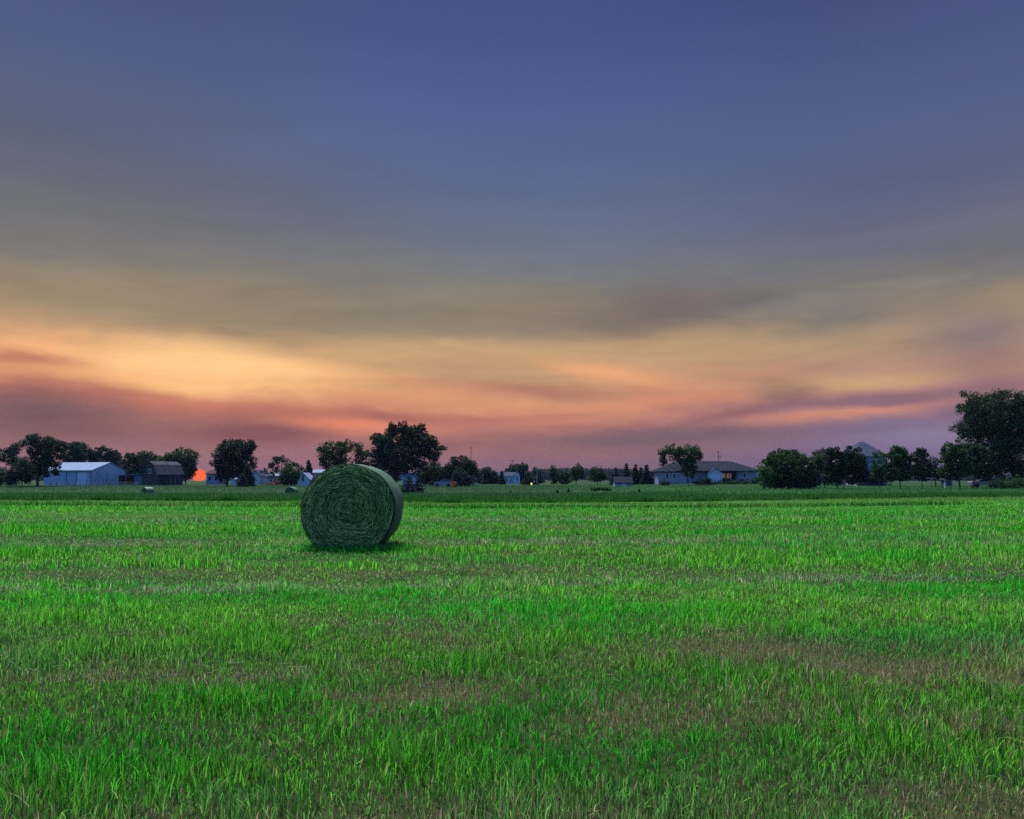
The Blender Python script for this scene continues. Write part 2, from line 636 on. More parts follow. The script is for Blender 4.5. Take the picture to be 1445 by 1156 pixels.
# ------------------------------------------------------------------ ground
def build_ground():
    def axis(near, far, n):
        t = np.linspace(-1, 1, n)
        k = math.asinh(far / near)
        return near * np.sinh(t * k)
    xs = axis(9.0, 1000.0, 420)
    ys = axis(5.0, 1000.0, 620)
    gx, gy = np.meshgrid(xs, ys)
    x, y = gx.ravel(), gy.ravel()
    z = gh(x, y)
    n, m = len(ys), len(xs)
    idx = np.arange(n * m).reshape(n, m)
    q = np.stack([idx[:-1, :-1], idx[:-1, 1:], idx[1:, 1:], idx[1:, :-1]], -1).reshape(-1, 4)
    half = np.full(len(x), 0.5)
    base = grass_colour(x, y, half, np.full(len(x), 0.5))
    d = dryness(x, y)[:, None]
    soil = np.array((0.016, 0.022, 0.009))[None, :] * (1 - d) + np.array((0.038, 0.036, 0.017))[None, :] * d
    far = smooth(18, 44, y)[:, None]
    lawn = np.array((0.022, 0.075, 0.022))[None, :] * ((0.8 + 0.4 * fbm(x * 0.03, y * 0.05, 71, 3)) * (1 - 0.5 * smooth(100, 150, y)))[:, None]  # far lawn coloured darker to replace the shade missing where blades end
    c = soil * (1 - far) + (0.40 * base) * far
    fl = smooth(44, 60, y)[:, None]
    c = c * (1 - fl) + lawn * fl
    verts = np.stack([x, y, z], -1)
    m_, nt, N, L = nodes_of('field_soil')
    out = N.new('ShaderNodeOutputMaterial')
    b = N.new('ShaderNodeBsdfPrincipled')
    b.inputs['Roughness'].default_value = 0.95
    b.inputs['Specular IOR Level'].default_value = 0.05
    a = N.new('ShaderNodeAttribute')
    a.attribute_name = 'hue'
    tc = N.new('ShaderNodeTexCoord')
    mp = N.new('ShaderNodeMapping')
    mp.inputs['Scale'].default_value = (1.0, 1.6, 1.0)
    L.new(tc.outputs['Object'], mp.inputs['Vector'])
    fac = None
    for sc_, det, lo, hi in ((14.0, 4, 0.55, 1.45), (0.5, 5, 0.75, 1.25)):
        nz = N.new('ShaderNodeTexNoise')
        nz.inputs['Scale'].default_value = sc_
        nz.inputs['Detail'].default_value = det
        L.new(mp.outputs[0], nz.inputs['Vector'])
        mr = N.new('ShaderNodeMapRange')
        mr.inputs['From Min'].default_value = 0.3
        mr.inputs['From Max'].default_value = 0.7
        mr.inputs['To Min'].default_value = lo
        mr.inputs['To Max'].default_value = hi
        L.new(nz.outputs['Fac'], mr.inputs['Value'])
        if fac is None:
            fac = mr.outputs['Result']
        else:
            mm = N.new('ShaderNodeMath')
            mm.operation = 'MULTIPLY'
            L.new(fac, mm.inputs[0])
            L.new(mr.outputs['Result'], mm.inputs[1])
            fac = mm.outputs[0]
    vm = N.new('ShaderNodeVectorMath')
    vm.operation = 'SCALE'
    L.new(a.outputs['Color'], vm.inputs[0])
    L.new(fac, vm.inputs['Scale'])
    L.new(vm.outputs['Vector'], b.inputs['Base Color'])
    L.new(b.outputs['BSDF'], out.inputs['Surface'])
    o = np_mesh('field_ground', verts, [q], m_, None, c, True)
    tag(o, 'wide flat hayfield ground sloping gently to the farmyards', 'ground', None, 'structure')


build_ground()


# ------------------------------------------------------------------ grass
def blades(name, label, x, y, h, w, lean, colour, segs, lie=None):
    """one mesh of many curved blades rooted at x, y"""
    n = len(x)
    z = gh(x, y) - 0.004
    th = rng.uniform(0, 2 * math.pi, n)
    ph = th + math.pi / 2 + rng.normal(0, 0.5, n)
    lx, ly = np.cos(th), np.sin(th)
    wx, wy = np.cos(ph), np.sin(ph)
    ts = {1: [0.0], 2: [0.0, 0.5], 3: [0.0, 0.4, 0.75]}[segs]
    V = []
    for t in ts + [1.0]:
        bend = lean * t ** 1.8
        cx = x + lx * h * bend
        cy = y + ly * h * bend
        cz = z + h * t * np.sqrt(np.clip(1 - 0.75 * np.clip(lean, 0, 1.1) ** 2 * t, 0.05, 1))
        if t < 1.0:
            ww = 0.5 * w * (1 - 0.55 * t)
            V.append(np.stack([cx - wx * ww, cy - wy * ww, cz], -1))
            V.append(np.stack([cx + wx * ww, cy + wy * ww, cz], -1))
        else:
            V.append(np.stack([cx, cy, cz], -1))
    k = len(V)
    verts = np.stack(V, 1).reshape(-1, 3)
    base = (np.arange(n) * k)[:, None]
    fl = []
    quads = []
    for s in range(segs - 1):
        quads.append(base + np.array([[2 * s, 2 * s + 1, 2 * s + 3, 2 * s + 2]]))
    if quads:
        fl.append(np.concatenate(quads))
    fl.append(base + np.array([[k - 3, k - 2, k - 1]]))
    col = np.repeat(colour, k, axis=0)
    o = np_mesh(name, verts, fl, M['grass'], None, col)
    return tag(o, label, 'grass', None, 'stuff')


def wedge(n, y0, y1, power=1.0, wide=0.72, pad=1.0):
    """points in the strip y0..y1 of the field, thinning out with distance for power > 1"""
    u = rng.uniform(0, 1, n)
    if power == 1.0:
        y = np.sqrt(y0 * y0 + u * (y1 * y1 - y0 * y0))
    else:                         # density per area falls as y**-power
        e = 2 - power
        y = (y0 ** e + u * (y1 ** e - y0 ** e)) ** (1 / e)
    x = rng.uniform(-1, 1, n) * (wide * y + pad)
    return x, y


BALE_Y, BALE_X = 14.3, -2.93


def keep_off_bale(x, y):
    return ~((np.abs(x - BALE_X) < 0.62) & (y > BALE_Y + 0.05) & (y < BALE_Y + 1.2))


def field():
    # near sward: fresh blades
    n = 270000
    x, y = wedge(n, 2.2, 9.5, 0.75)
    d = dryness(x, y)
    keep = (rng.uniform(0, 1, n) > 0.30 * d)
    x, y, d = x[keep], y[keep], d[keep]
    n = len(x)
    r1, r2 = rng.uniform(0, 1, n), rng.uniform(0, 1, n)
    tuft = fbm(x * 2.2, y * 2.2, 77, 3)
    h = (0.034 + 0.066 * smooth(0.38, 0.75, tuft)) * (1.15 - 0.45 * d) * rng.uniform(0.55, 1.4, n)
    tall = rng.uniform(0, 1, n) > 0.985
    h = np.where(tall, h * 1.7, h)
    w = rng.uniform(0.0028, 0.0060, n) * (0.85 + 0.05 * y)
    col = grass_colour(x, y, r1, r2)
    blades('short_grass', 'fresh green blades with brown stubble covering the near part of the mown field', x, y, h, w,
           np.abs(rng.normal(0.32, 0.28, n)).clip(0, 1.1), col, 3)
    # stubble: stiff cut stems
    n = 170000
    x, y = wedge(n, 2.2, 9.5, 0.75)
    d = dryness(x, y)
    keep = rng.uniform(0, 1, n) < (0.22 + 0.78 * d)
    x, y, d = x[keep], y[keep], d[keep]
    n = len(x)
    r1 = rng.uniform(0, 1, n)
    col = (DRY[None, :] * (1 - r1[:, None]) + PINK[None, :] * r1[:, None]) * (0.35 + 1.2 * rng.uniform(0, 1, n) ** 1.5)[:, None]
    olive = rng.uniform(0, 1, n) < 0.4
    col = np.where(olive[:, None], col * np.array((0.75, 1.15, 0.6))[None, :], col)
    blades('hay_stubble', 'stiff brown cut stems standing among the near grass', x, y,
           rng.uniform(0.025, 0.075, n), rng.uniform(0.0022, 0.0042, n) * (0.85 + 0.05 * y),
           np.abs(rng.normal(0.25, 0.25, n)).clip(0, 1.1), col, 2)
    # loose clippings lying flat
    n = 40000
    x, y = wedge(n, 2.3, 27, 1.0)
    s = swath(x, y)
    keep = rng.uniform(0, 1, n) < (0.02 + 0.9 * s)
    x, y = x[keep], y[keep]
    n = len(x)
    L_ = rng.uniform(0.04, 0.13, n)
    th = np.where(rng.uniform(0, 1, n) < 0.7, rng.normal(0, 0.5, n), rng.uniform(0, 6.28, n))
    z = gh(x, y) + rng.uniform(0.035, 0.085, n)
    dx, dy = np.cos(th) * L_ / 2, np.sin(th) * L_ / 2
    dz = rng.normal(0, 0.14, n) * L_
    ww = rng.uniform(0.0018, 0.0035, n) * (0.7 + 0.11 * y)
    V = np.stack([np.stack([x - dx, y - dy, z - dz], -1), np.stack([x + dx, y + dy, z + dz], -1),
                  np.stack([x + dx, y + dy, z + dz + ww], -1), np.stack([x - dx, y - dy, z - dz + ww], -1)], 1).reshape(-1, 3)
    q = (np.arange(n) * 4)[:, None] + np.array([[0, 1, 2, 3]])
    col = np.array((0.27, 0.30, 0.17))[None, :] * rng.uniform(0.6, 1.4, n)[:, None]
    o = np_mesh('loose_hay', V, [q], M['grass'], None, np.repeat(col, 4, axis=0))
    tag(o, 'pale loose hay strands lying in thin raked lines across the field', 'hay', None, 'stuff')
    # middle distance
    n = 210000
    x, y = wedge(n, 9.2, 23.0, 1.15)
    d = dryness(x, y)
    keep = (rng.uniform(0, 1, n) > 0.35 * d) & keep_off_bale(x, y)
    x, y, d = x[keep], y[keep], d[keep]
    n = len(x)
    r1, r2 = rng.uniform(0, 1, n), rng.uniform(0, 1, n)
    tuft = fbm(x * 1.3, y * 1.7, 77, 3)
    band = 0.55 + 0.9 * smooth(0.3, 0.7, fbm(x * 0.10 + 5, y * 0.75, 23, 3))
    h = (0.045 + 0.080 * smooth(0.35, 0.75, tuft)) * band * (1.15 - 0.4 * d) * rng.uniform(0.55, 1.35, n)
    w = rng.uniform(0.006, 0.011, n) * (0.55 + 0.05 * y)
    blades('mown_grass', 'bright green mown grass around and beyond the near bale', x, y, h, w,
           np.abs(rng.normal(0.3, 0.25, n)).clip(0, 1.0), grass_colour(x, y, r1, r2), 2)
    # longer tufts left standing round the foot of the bale
    n = 5200
    a = rng.uniform(0, 2 * math.pi, n)
    x = BALE_X + np.cos(a) * (0.66 + np.abs(rng.normal(0, 0.22, n)))
    y = BALE_Y + 0.61 + np.sin(a) * (0.66 + np.abs(rng.normal(0, 0.16, n)))
    y = np.where(rng.uniform(0, 1, n) < 0.5, BALE_Y - np.abs(rng.normal(0.02, 0.10, n)), y)
    x = np.where(y < BALE_Y, BALE_X + rng.uniform(-0.95, 0.95, n), x)
    r1, r2 = rng.uniform(0, 1, n), rng.uniform(0.2, 1, n)
    blades('bale_foot_grass', 'longer grass tufts standing round the foot of the near hay bale', x, y, rng.uniform(0.05, 0.14, n),
           rng.uniform(0.008, 0.014, n), np.abs(rng.normal(0.3, 0.25, n)).clip(0, 1.0), grass_colour(x, y, r1, r2), 2)
    # far part of the mown field
    n = 240000
    x, y = wedge(n, 22.5, 60.0, 1.5)
    eg = np.interp(x, [-60, -30, -12, -4, 4, 10, 24, 40, 60], [50, 49, 46.5, 43.4, 43.6, 46.2, 52, 60, 66])
    ok = y < eg + 0.5
    x, y = x[ok], y[ok]
    n = len(x)
    d = dryness(x, y)
    # the last windrow lies 36 m out
    ry = np.interp(x, [-40, -27, -6, 0, 8, 22, 40], [42, 40, 35.2, 34.6, 35.4, 40, 47])
    row = np.exp(-((y - ry) / 0.55) ** 2) * smooth(0.22, 0.42, fbm(x * 0.08 + 40, y * 0.02, 15, 3) + 0.1 * (x > -4))
    r1, r2 = rng.uniform(0, 1, n), rng.uniform(0, 1, n)
    band = 0.5 + 1.0 * smooth(0.3, 0.7, fbm(x * 0.06 + 5, y * 0.42, 23, 3))
    h = ((0.050 + 0.05 * smooth(0.35, 0.7, fbm(x * 0.6, y * 0.9, 78, 3))) * band + 0.20 * row) * rng.uniform(0.6, 1.35, n)
    w = rng.uniform(0.02, 0.034, n) * (0.4 + 0.02 * y)
    c = grass_colour(x, y, r1, r2)
    c = c * (1 - 0.78 * row)[:, None]
    tan = 0.55 * smooth(ry + 1.0, ry + 2.5, y)[:, None]
    c = c * (1 - tan) + np.array((0.15, 0.20, 0.055))[None, :] * (0.5 + 0.8 * r1)[:, None] * tan
    blades('far_mown_grass', 'paler green cut grass toward the far edge of the field', x, y, h, w,
           np.abs(rng.normal(0.25, 0.2, n)).clip(0, 1.0), c, 1)
    # tall uncut strip along the field edge
    n = 150000
    u = rng.uniform(0, 1, n)
    x = rng.uniform(-1, 1, n) * 46
    edge = np.interp(x, [-60, -30, -12, -4, 4, 10, 24, 40, 60], [50, 49, 46.5, 43.4, 43.6, 46.2, 52, 60, 66])
    edge = edge + 1.1 * (fbm(x * 0.25, x * 0 + 2.0, 5, 3) - 0.5)
    y = edge + (u ** 1.8) * 15.0
    r1 = rng.uniform(0, 1, n)
    h = (0.03 + 0.19 * fbm(x * 0.14, y * 0.12, 55, 3) + 0.24 * smooth(0.5, 0.8, fbm(x * 0.9, y * 0.8, 57, 3)) + 0.10 * (1 - smooth(-24, 4, x))) * rng.uniform(0.65, 1.25, n)
    h = h * (1 - 0.45 * smooth(edge + 5, edge + 14, y))
    c = np.array((0.022, 0.130, 0.012))[None, :] * (0.45 + 0.9 * r1)[:, None]
    seed = r1 > 0.9
    c = np.where(seed[:, None], np.array((0.12, 0.16, 0.06))[None, :], c)
    blades('tall_grass', 'tall dark uncut grass strip along the far edge of the mown field', x, y, h,
           rng.uniform(0.035, 0.06, n), np.abs(rng.normal(0.2, 0.18, n)).clip(0, 0.9), c, 1)
    # rough meadow in the dip and the lawns beyond it
    n = 150000
    x, y = wedge(n, 55.0, 172.0, 1.25, 0.74, 4.0)
    r1 = rng.uniform(0, 1, n)
    lawn = smooth(6, 26, x)
    h = (0.30 - 0.20 * lawn) * rng.uniform(0.5, 1.2, n) * (1 - 0.4 * smooth(60, 150, y))
    c = (np.array((0.034, 0.092, 0.034))[None, :] * (1 - lawn[:, None]) + np.array((0.028, 0.120, 0.024))[None, :] * lawn[:, None])
    c = c * (0.7 + 0.6 * r1)[:, None] * (0.8 + 0.4 * fbm(x * 0.05, y * 0.06, 91, 3))[:, None]
    blades('meadow_grass', 'soft grey green meadow grass in the dip before the farmyards', x, y, h,
           rng.uniform(0.07, 0.13, n) * (0.4 + 0.006 * y), np.abs(rng.normal(0.2, 0.2, n)).clip(0, 0.9), c, 1)


field()


# ------------------------------------------------------------------ hay bales
def net_material():
    m, nt, N, L = nodes_of('pale_net_wrap')
    out = N.new('ShaderNodeOutputMaterial')
    b = N.new('ShaderNodeBsdfPrincipled')
    b.inputs['Roughness'].default_value = 0.6
    b.inputs['Specular IOR Level'].default_value = 0.25
    tc = N.new('ShaderNodeTexCoord')
    mp = N.new('ShaderNodeMapping')
    mp.inputs['Scale'].default_value = (4, 60, 4)
    L.new(tc.outputs['Object'], mp.inputs['Vector'])
    nz = N.new('ShaderNodeTexNoise')
    nz.inputs['Scale'].default_value = 1.0
    nz.inputs['Detail'].default_value = 6
    L.new(mp.outputs[0], nz.inputs['Vector'])
    cr = N.new('ShaderNodeValToRGB')
    cr.color_ramp.elements[0].position = 0.3
    cr.color_ramp.elements[0].color = (0.026, 0.062, 0.042, 1)
    cr.color_ramp.elements[1].position = 0.75
    cr.color_ramp.elements[1].color = (0.045, 0.125, 0.080, 1)
    L.new(nz.outputs['Fac'], cr.inputs['Fac'])
    L.new(cr.outputs['Color'], b.inputs['Base Color'])
    bp = N.new('ShaderNodeBump')
    bp.inputs['Strength'].default_value = 0.35
    bp.inputs['Distance'].default_value = 0.02
    L.new(nz.outputs['Fac'], bp.inputs['Height'])
    L.new(bp.outputs['Normal'], b.inputs['Normal'])
    L.new(b.outputs['BSDF'], out.inputs['Surface'])
    return m


M['net'] = net_material()
BA, BH, BL = 0.825, 1.52, 1.22            # half width, height, length


def section(th):
    """outline of the settled bale: round above, flattened where it sits"""
    a, c = BA, 0.785
    cs, sn = np.cos(th), np.sin(th)
    x = a * np.where(sn < 0, np.sign(cs) * np.abs(cs) ** 0.68, cs)
    z = c * sn
    x = x * (1 + 0.02 * np.sin(th * 2 + 0.6))
    z = np.where(z < -0.65, -0.65 - 0.10 * np.tanh((-0.65 - z) / 0.10), z)
    lo = -0.75
    return x, np.maximum(z, lo) - lo        # z measured up from the ground


def make_bale(label, loc, rz, strands):
    root = empty('hay_bale', loc, rz, label, 'hay bale', 'round hay bales left in the field')
    nth = 96
    th = np.linspace(0, 2 * math.pi, nth, endpoint=False)
    sx, sz = section(th)
    cz = 0.75
    prof = [(0.030, 0.962), (0.012, 0.970), (0.0, 0.978), (0.012, 0.988), (0.05, 0.998), (0.2, 1.006), (0.45, 1.012), (0.8, 1.012), (1.05, 1.006), (1.18, 0.998), (1.23, 0.985), (1.25, 0.962), (1.238, 0.945), (1.215, 0.925)]
    V = []
    for (yy, s) in prof:
        wob = 1 + 0.006 * np.sin(th * 9 + yy * 5) + 0.004 * np.sin(th * 23 - yy * 9)
        V.append(np.stack([sx * s * wob, np.full(nth, yy), np.maximum(cz + (sz - cz) * s * wob, 0.0)], -1))
    V = np.concatenate(V)
    i = np.arange(nth)
    j = (i + 1) % nth
    q = np.concatenate([np.stack([k * nth + i, k * nth + j, (k + 1) * nth + j, (k + 1) * nth + i], -1) for k in range(len(prof) - 1)])
    np_mesh('net_wrap', V, [q], M['net'], root, None, True)
    # packed hay: two domed ends joined inside the wrap
    V, cols = [], []
    rings = [0.972, 0.93, 0.82, 0.72, 0.6, 0.48, 0.36, 0.24, 0.12, 0.02]
    for end in (0, 1):
        for s in rings:
            bul = 0.025 - 0.055 * (1 - s * s) + rng.normal(0, 0.004, nth)
            yy = bul if end == 0 else BL - bul
            V.append(np.stack([sx * s, yy, cz + (sz - cz) * s], -1))
            cols.append(np.tile(np.array((0.030, 0.050, 0.032)), (nth, 1)) * rng.uniform(0.5, 1.5, (nth, 1)))
    nr = len(rings)
    fq, ft = [], []
    for end in (0, 1):
        for k in range(nr - 1):
            a0, b0 = (end * nr + k) * nth, (end * nr + k + 1) * nth
            fq.append(np.stack([a0 + i, a0 + j, b0 + j, b0 + i], -1) if end == 0 else np.stack([a0 + j, a0 + i, b0 + i, b0 + j], -1))
    fq.append(np.stack([nr * nth + i, nr * nth + j, j, i], -1))
    V.append(np.array([[0, -0.03, cz], [0, BL + 0.03, cz]]))
    cols.append(np.tile(np.array((0.02, 0.034, 0.022)), (2, 1)))
    c0 = 2 * nr * nth
    a0, b0 = (nr - 1) * nth, (2 * nr - 1) * nth
    ft.append(np.stack([a0 + i, a0 + j, np.full(nth, c0)], -1))
    ft.append(np.stack([b0 + j, b0 + i, np.full(nth, c0 + 1)], -1))
    core = np_mesh('packed_hay', np.concatenate(V), [np.concatenate(fq), np.concatenate(ft)], M['hay'], root, np.concatenate(cols), True)
    # wound strands on both ends, one continuous sheet of straw each
    def strands_on(end, n):
        s = np.sqrt(rng.uniform(0.0004, 0.94, n))
        ang = rng.uniform(0, 2 * math.pi, n)
        ln = rng.uniform(0.03, 0.18, n)
        spir = rng.normal(0.12, 0.30, n)
        wdt = rng.uniform(0.003, 0.0075, n)
        lift = rng.uniform(0.0, 0.028, n)
        tip = rng.normal(0, 0.02, n)
        ring = vnoise(s * 26 + 0.5 * np.sin(ang), ang * 0.4 + 3, 5)
        P = []
        for t in (-0.5, 0.0, 0.5):
            da = t * ln / np.maximum(s * 0.78, 0.05)
            aa = ang + da.clip(-1.4, 1.4)
            ss = (s + t * ln * spir * 0.9 / 0.78).clip(0.01, 0.975)
            ex, ez = section(aa)
            px, pz = ex * ss, cz + (ez - cz) * ss
            yy = 0.025 - 0.055 * (1 - ss * ss) - 0.004 - lift - tip * (t + 0.5)
            nx, nz = np.cos(aa), np.sin(aa)
            tw = wdt * (1.0 if t == 0 else 0.55)
            tilt = (rng.uniform(-1, 1, n) if t == -0.5 else tilt)
            for sg in (-0.5, 0.5):
                y_ = yy + sg * tw * tilt
                P.append(np.stack([px + nx * tw * sg, y_ if end == 0 else BL - y_, np.maximum(pz + nz * tw * sg, 0.005)], -1))
        V = np.stack(P, 1).reshape(-1, 3)
        b_ = (np.arange(n) * 6)[:, None]
        f = np.concatenate([b_ + np.array([[0, 1, 3, 2]]), b_ + np.array([[2, 3, 5, 4]])])
        br = rng.uniform(0.12, 1.25, n) ** 2.2 * (1.15 + 1.0 * ring)
        gold = (rng.uniform(0, 1, n) < 0.14)
        c = np.where(gold[:, None], np.array((0.24, 0.25, 0.10))[None, :], np.array((0.190, 0.270, 0.085))[None, :]) * br[:, None]
        np_mesh('hay_strands', V, [f], M['hay'], root, np.repeat(c, 6, axis=0))
    strands_on(0, strands)
    if strands > 3000:
        strands_on(1, strands // 3)
    # straws poking through the net on the barrel
    n = strands // 5
    a = rng.uniform(0, 2 * math.pi, n)
    ty = np.where(rng.uniform(0, 1, n) < 0.5, rng.uniform(0.0, 0.10, n), rng.uniform(0.05, 1.2, n))
    ln = rng.uniform(0.02, 0.12, n)
    P = []
    lift = rng.uniform(1.0, 1.016, n)
    sl_ = rng.normal(0, 0.35, n)
    wv_ = rng.uniform(0.003, 0.007, n)
    for t in (-0.5, 0.5):
        aa = a + t * ln / 0.8
        ex, ez = section(aa)
        k_ = lift + rng.normal(0.004, 0.008, n)
        edge_ = 1 - 0.022 * np.clip((0.05 - ty) / 0.05, 0, 1)
        for sg in (-0.5, 0.5):
            P.append(np.stack([ex * k_ * edge_, ty + t * ln * sl_ + sg * wv_ - 0.006, np.maximum(cz + (ez - cz) * k_ * edge_, 0.004)], -1))
    V = np.stack(P, 1).reshape(-1, 3)
    c = np.array((0.07, 0.12, 0.065))[None, :] * rng.uniform(0.3, 1.5, n)[:, None]
    st_ = np_mesh('loose_straw', V, [(np.arange(n) * 4)[:, None] + np.array([[0, 1, 3, 2]])], M['hay'], root, np.repeat(c, 4, axis=0))
    st_['kind'] = 'stuff'
    # frayed skirt where the bale meets the ground
    n = max(300, strands // 12)
    k = rng.uniform(-1, 1, n)
    x = k * 0.66
    y = rng.uniform(-0.10, 0.03, n)
    z = rng.uniform(0.0, 0.07, n)
    dx, dz = rng.normal(0, 0.07, n), rng.normal(0, 0.03, n)
    w_ = rng.uniform(0.004, 0.009, n)
    V = np.stack([np.stack([x - dx, y, np.maximum(z - dz, 0)], -1), np.stack([x + dx, y - 0.02, np.maximum(z + dz, 0)], -1),
                  np.stack([x + dx, y - 0.02, np.maximum(z + dz, 0) + w_], -1), np.stack([x - dx, y, np.maximum(z - dz, 0) + w_], -1)], 1).reshape(-1, 3)
    c = np.array((0.06, 0.10, 0.06))[None, :] * rng.uniform(0.4, 1.4, n)[:, None]
    np_mesh('frayed_hay', V, [(np.arange(n) * 4)[:, None] + np.array([[0, 1, 2, 3]])], M['hay'], root, np.repeat(c, 4, axis=0))
    return root


make_bale('big round green hay bale with pale net wrap, standing alone in the mown field', (BALE_X, BALE_Y, ghs(BALE_X, BALE_Y)), R(0), 26000)
for px, rz, lab in ((203, -38, 'tiny far hay bale partly showing its pale side, before the dark gambrel barn'),
                    (409, -14, 'tiny far hay bale with an end turned to view, before the small white gabled house')):
    p = at(px, 690, 124)
    make_bale(lab, (p.x, 124, ghs(p.x, 124) + 0.02), R(rz), 900)


# ------------------------------------------------------------------ trees
GREEN = (0.019, 0.054, 0.012)
DARK = (0.012, 0.030, 0.013)
MIDG = (0.018, 0.044, 0.017)
BLUE = (0.018, 0.032, 0.033)
FRESH = (0.026, 0.078, 0.014)
PALE = (0.036, 0.046, 0.028)


def leaves_mesh(name, P, size, base, parent, out_dir=None, droop=0.0, var=0.45):
    n = len(P)
    a = rng.normal(0, 1, (n, 3))
    a[:, 2] -= droop
    a /= np.linalg.norm(a, axis=1)[:, None]
    b = rng.normal(0, 1, (n, 3))
    b -= a * np.sum(a * b, axis=1)[:, None]
    b /= np.linalg.norm(b, axis=1)[:, None]
    s = size * rng.uniform(0.55, 1.35, n)[:, None]
    V = np.stack([P - a * s * 0.5, P + b * s * 0.32, P + a * s * 0.6, P - b * s * 0.32], 1).reshape(-1, 3)
    q = (np.arange(n) * 4)[:, None] + np.array([[0, 1, 2, 3]])
    c = np.array(base)[None, :] * rng.uniform(1 - var, 1 + var, (n, 1)) * (1 + rng.normal(0, 0.08, (n, 3)))
    return np_mesh(name, V, [q], M['leaf'], parent, np.repeat(c.clip(0.003, 1), 4, axis=0))


def tree(name, label, tx, Y, lobes, colour=GREEN, group=None, cat='tree', base_py=None, dens=1.0, leaf=None, clump=0.55, trunk_r=None, fork=0.35, gap=0.0, droop=0.0, depth=0.85, trunk=True):
    """tx trunk column, lobes (px, py, rx, ry) in photograph pixels at depth Y give crown masses in real space"""
    k = ppm(Y)
    g = at(tx, 680, Y)
    gz = ghs(g.x, Y)
    root = empty(name, (g.x, Y, gz), 0, label, cat, group)
    leaf = leaf or max(0.27, 1.75 * Y / 796.0)
    gap = gap * 0.8
    pts, cents, tot = [], [], sum(l[2] * l[3] for l in lobes)
    for l in lobes:
        c = at(l[0], l[1], Y)
        c = np.array((c.x - g.x, rng.normal(0, 0.12) * l[2] * k, c.z - gz))
        r = np.array((l[2] * k, l[2] * k * depth, l[3] * k))
        cents.append((c, r))
        area = l[2] * l[3] * k * k * math.pi
        nc = int(max(8, area * 3.6 * dens))
        u = rng.normal(0, 1, (nc, 3))
        u /= np.linalg.norm(u, axis=1)[:, None]
        rad = rng.uniform(0.08, 1.0, nc) ** 0.36
        ctr = c + u * rad[:, None] * (r * 1.12 - 0.08)
        if gap:
            nn = fbm(ctr[:, 0] * 0.55 + l[0], ctr[:, 2] * 0.55 + Y, 33, 2)
            ctr = ctr[nn > gap]
        per = max(10, int(30 * (0.26 / leaf) ** 0.9 * dens ** 0.3 * 2.0))
        sg = clump * rng.uniform(0.55, 1.25, len(ctr))
        for q in range(per):
            off = rng.normal(0, 1, (len(ctr), 3))
            ln_ = np.linalg.norm(off, axis=1)[:, None]
            off = off / ln_ * np.minimum(ln_, 1.0 + 0.55 * np.tanh(ln_ - 1.0))
            pts.append(ctr + off * sg[:, None] * np.array((1, 1, 0.8)))
    P = np.concatenate(pts)
    P[:, 2] = np.maximum(P[:, 2], 0.12 + rng.uniform(0, 0.25, len(P)))
    leaves_mesh('crown', P, leaf, colour, root, droop=droop)
    if trunk:
        top = max(c[2] for c, r in cents)
        low = min(c[2] - r[2] for c, r in cents)
        cx = sum(c[0] * r[0] for c, r in cents) / sum(r[0] for c, r in cents)
        H = top
        r0 = trunk_r or max(0.10, 0.022 * (top + cents[0][1][2]))
        fz = max(0.6, low + (top - low) * fork)
        m = MB()
        m.tube([(0, 0, -0.15), (0.02, 0, 0.25 * fz), (0.3 * cx, 0, fz), (0.7 * cx, 0, 0.5 * (fz + H)), (cx, 0, H)],
               [r0 * 1.35, r0, r0 * 0.8, r0 * 0.5, r0 * 0.15], 7)
        for c, r in cents:
            e = c
            m.tube([(0.3 * cx, 0, fz * 0.95), tuple(np.array((0.3 * cx, 0, fz)) * 0.45 + e * 0.55 + np.array((0, 0, -0.3))), tuple(e), tuple(e + np.array((rng.normal(0, 0.3) * r[0], 0, 0.6 * r[2])))],
                   [r0 * 0.55, r0 * 0.38, r0 * 0.2, r0 * 0.06], 5)
        m.build('trunk', M['bark'], root)
    return root


def spruce(name, label, px, Y, top_py, half_px, colour=BLUE, group=None, base_py=None, cat='tree'):
    k = ppm(Y)
    g = at(px, 680, Y)
    gz = ghs(g.x, Y)
    root = empty(name, (g.x, Y, gz), 0, label, cat, group)
    H = at(px, top_py, Y).z - gz
    Rr = half_px * k
    tiers = max(7, int(H / 0.5))
    pts = []
    for t in range(tiers):
        z0 = 0.25 + (H - 0.3) * t / tiers
        rr = Rr * (1 - t / tiers) ** 0.85 + 0.12
        nb = max(12, int(rr * 26))
        for b in range(nb):
            a = rng.uniform(0, 2 * math.pi)
            ln = rr * rng.uniform(0.75, 1.12)
            m = max(5, int(ln * 14))
            s = rng.uniform(0.15, 1, m) ** 0.7
            pts.append(np.stack([np.cos(a) * ln * s, np.sin(a) * ln * s, z0 + 0.25 * s * 0.3 - 0.22 * ln * s * s + 0.15], -1) + rng.normal(0, 0.10, (m, 3)))
    pts.append(np.stack([rng.normal(0, 0.06, 40), rng.normal(0, 0.06, 40), rng.uniform(H * 0.85, H, 40)], -1))
    P = np.concatenate(pts)
    P[:, 2] = np.maximum(P[:, 2], 0.08)
    leaves_mesh('crown', P, max(0.22, 1.6 * Y / 796), colour, root, droop=0.3)
    MB().tube([(0, 0, -0.1), (0, 0, H * 0.5), (0, 0, H * 0.97)], [0.16, 0.10, 0.02], 6).build('trunk', M['bark'], root)
    return root


GL = 'trees around the farm buildings'
GC = 'trees and bushes beside the middle lawn'
GR = 'round trees planted along the lawn at the field edge'
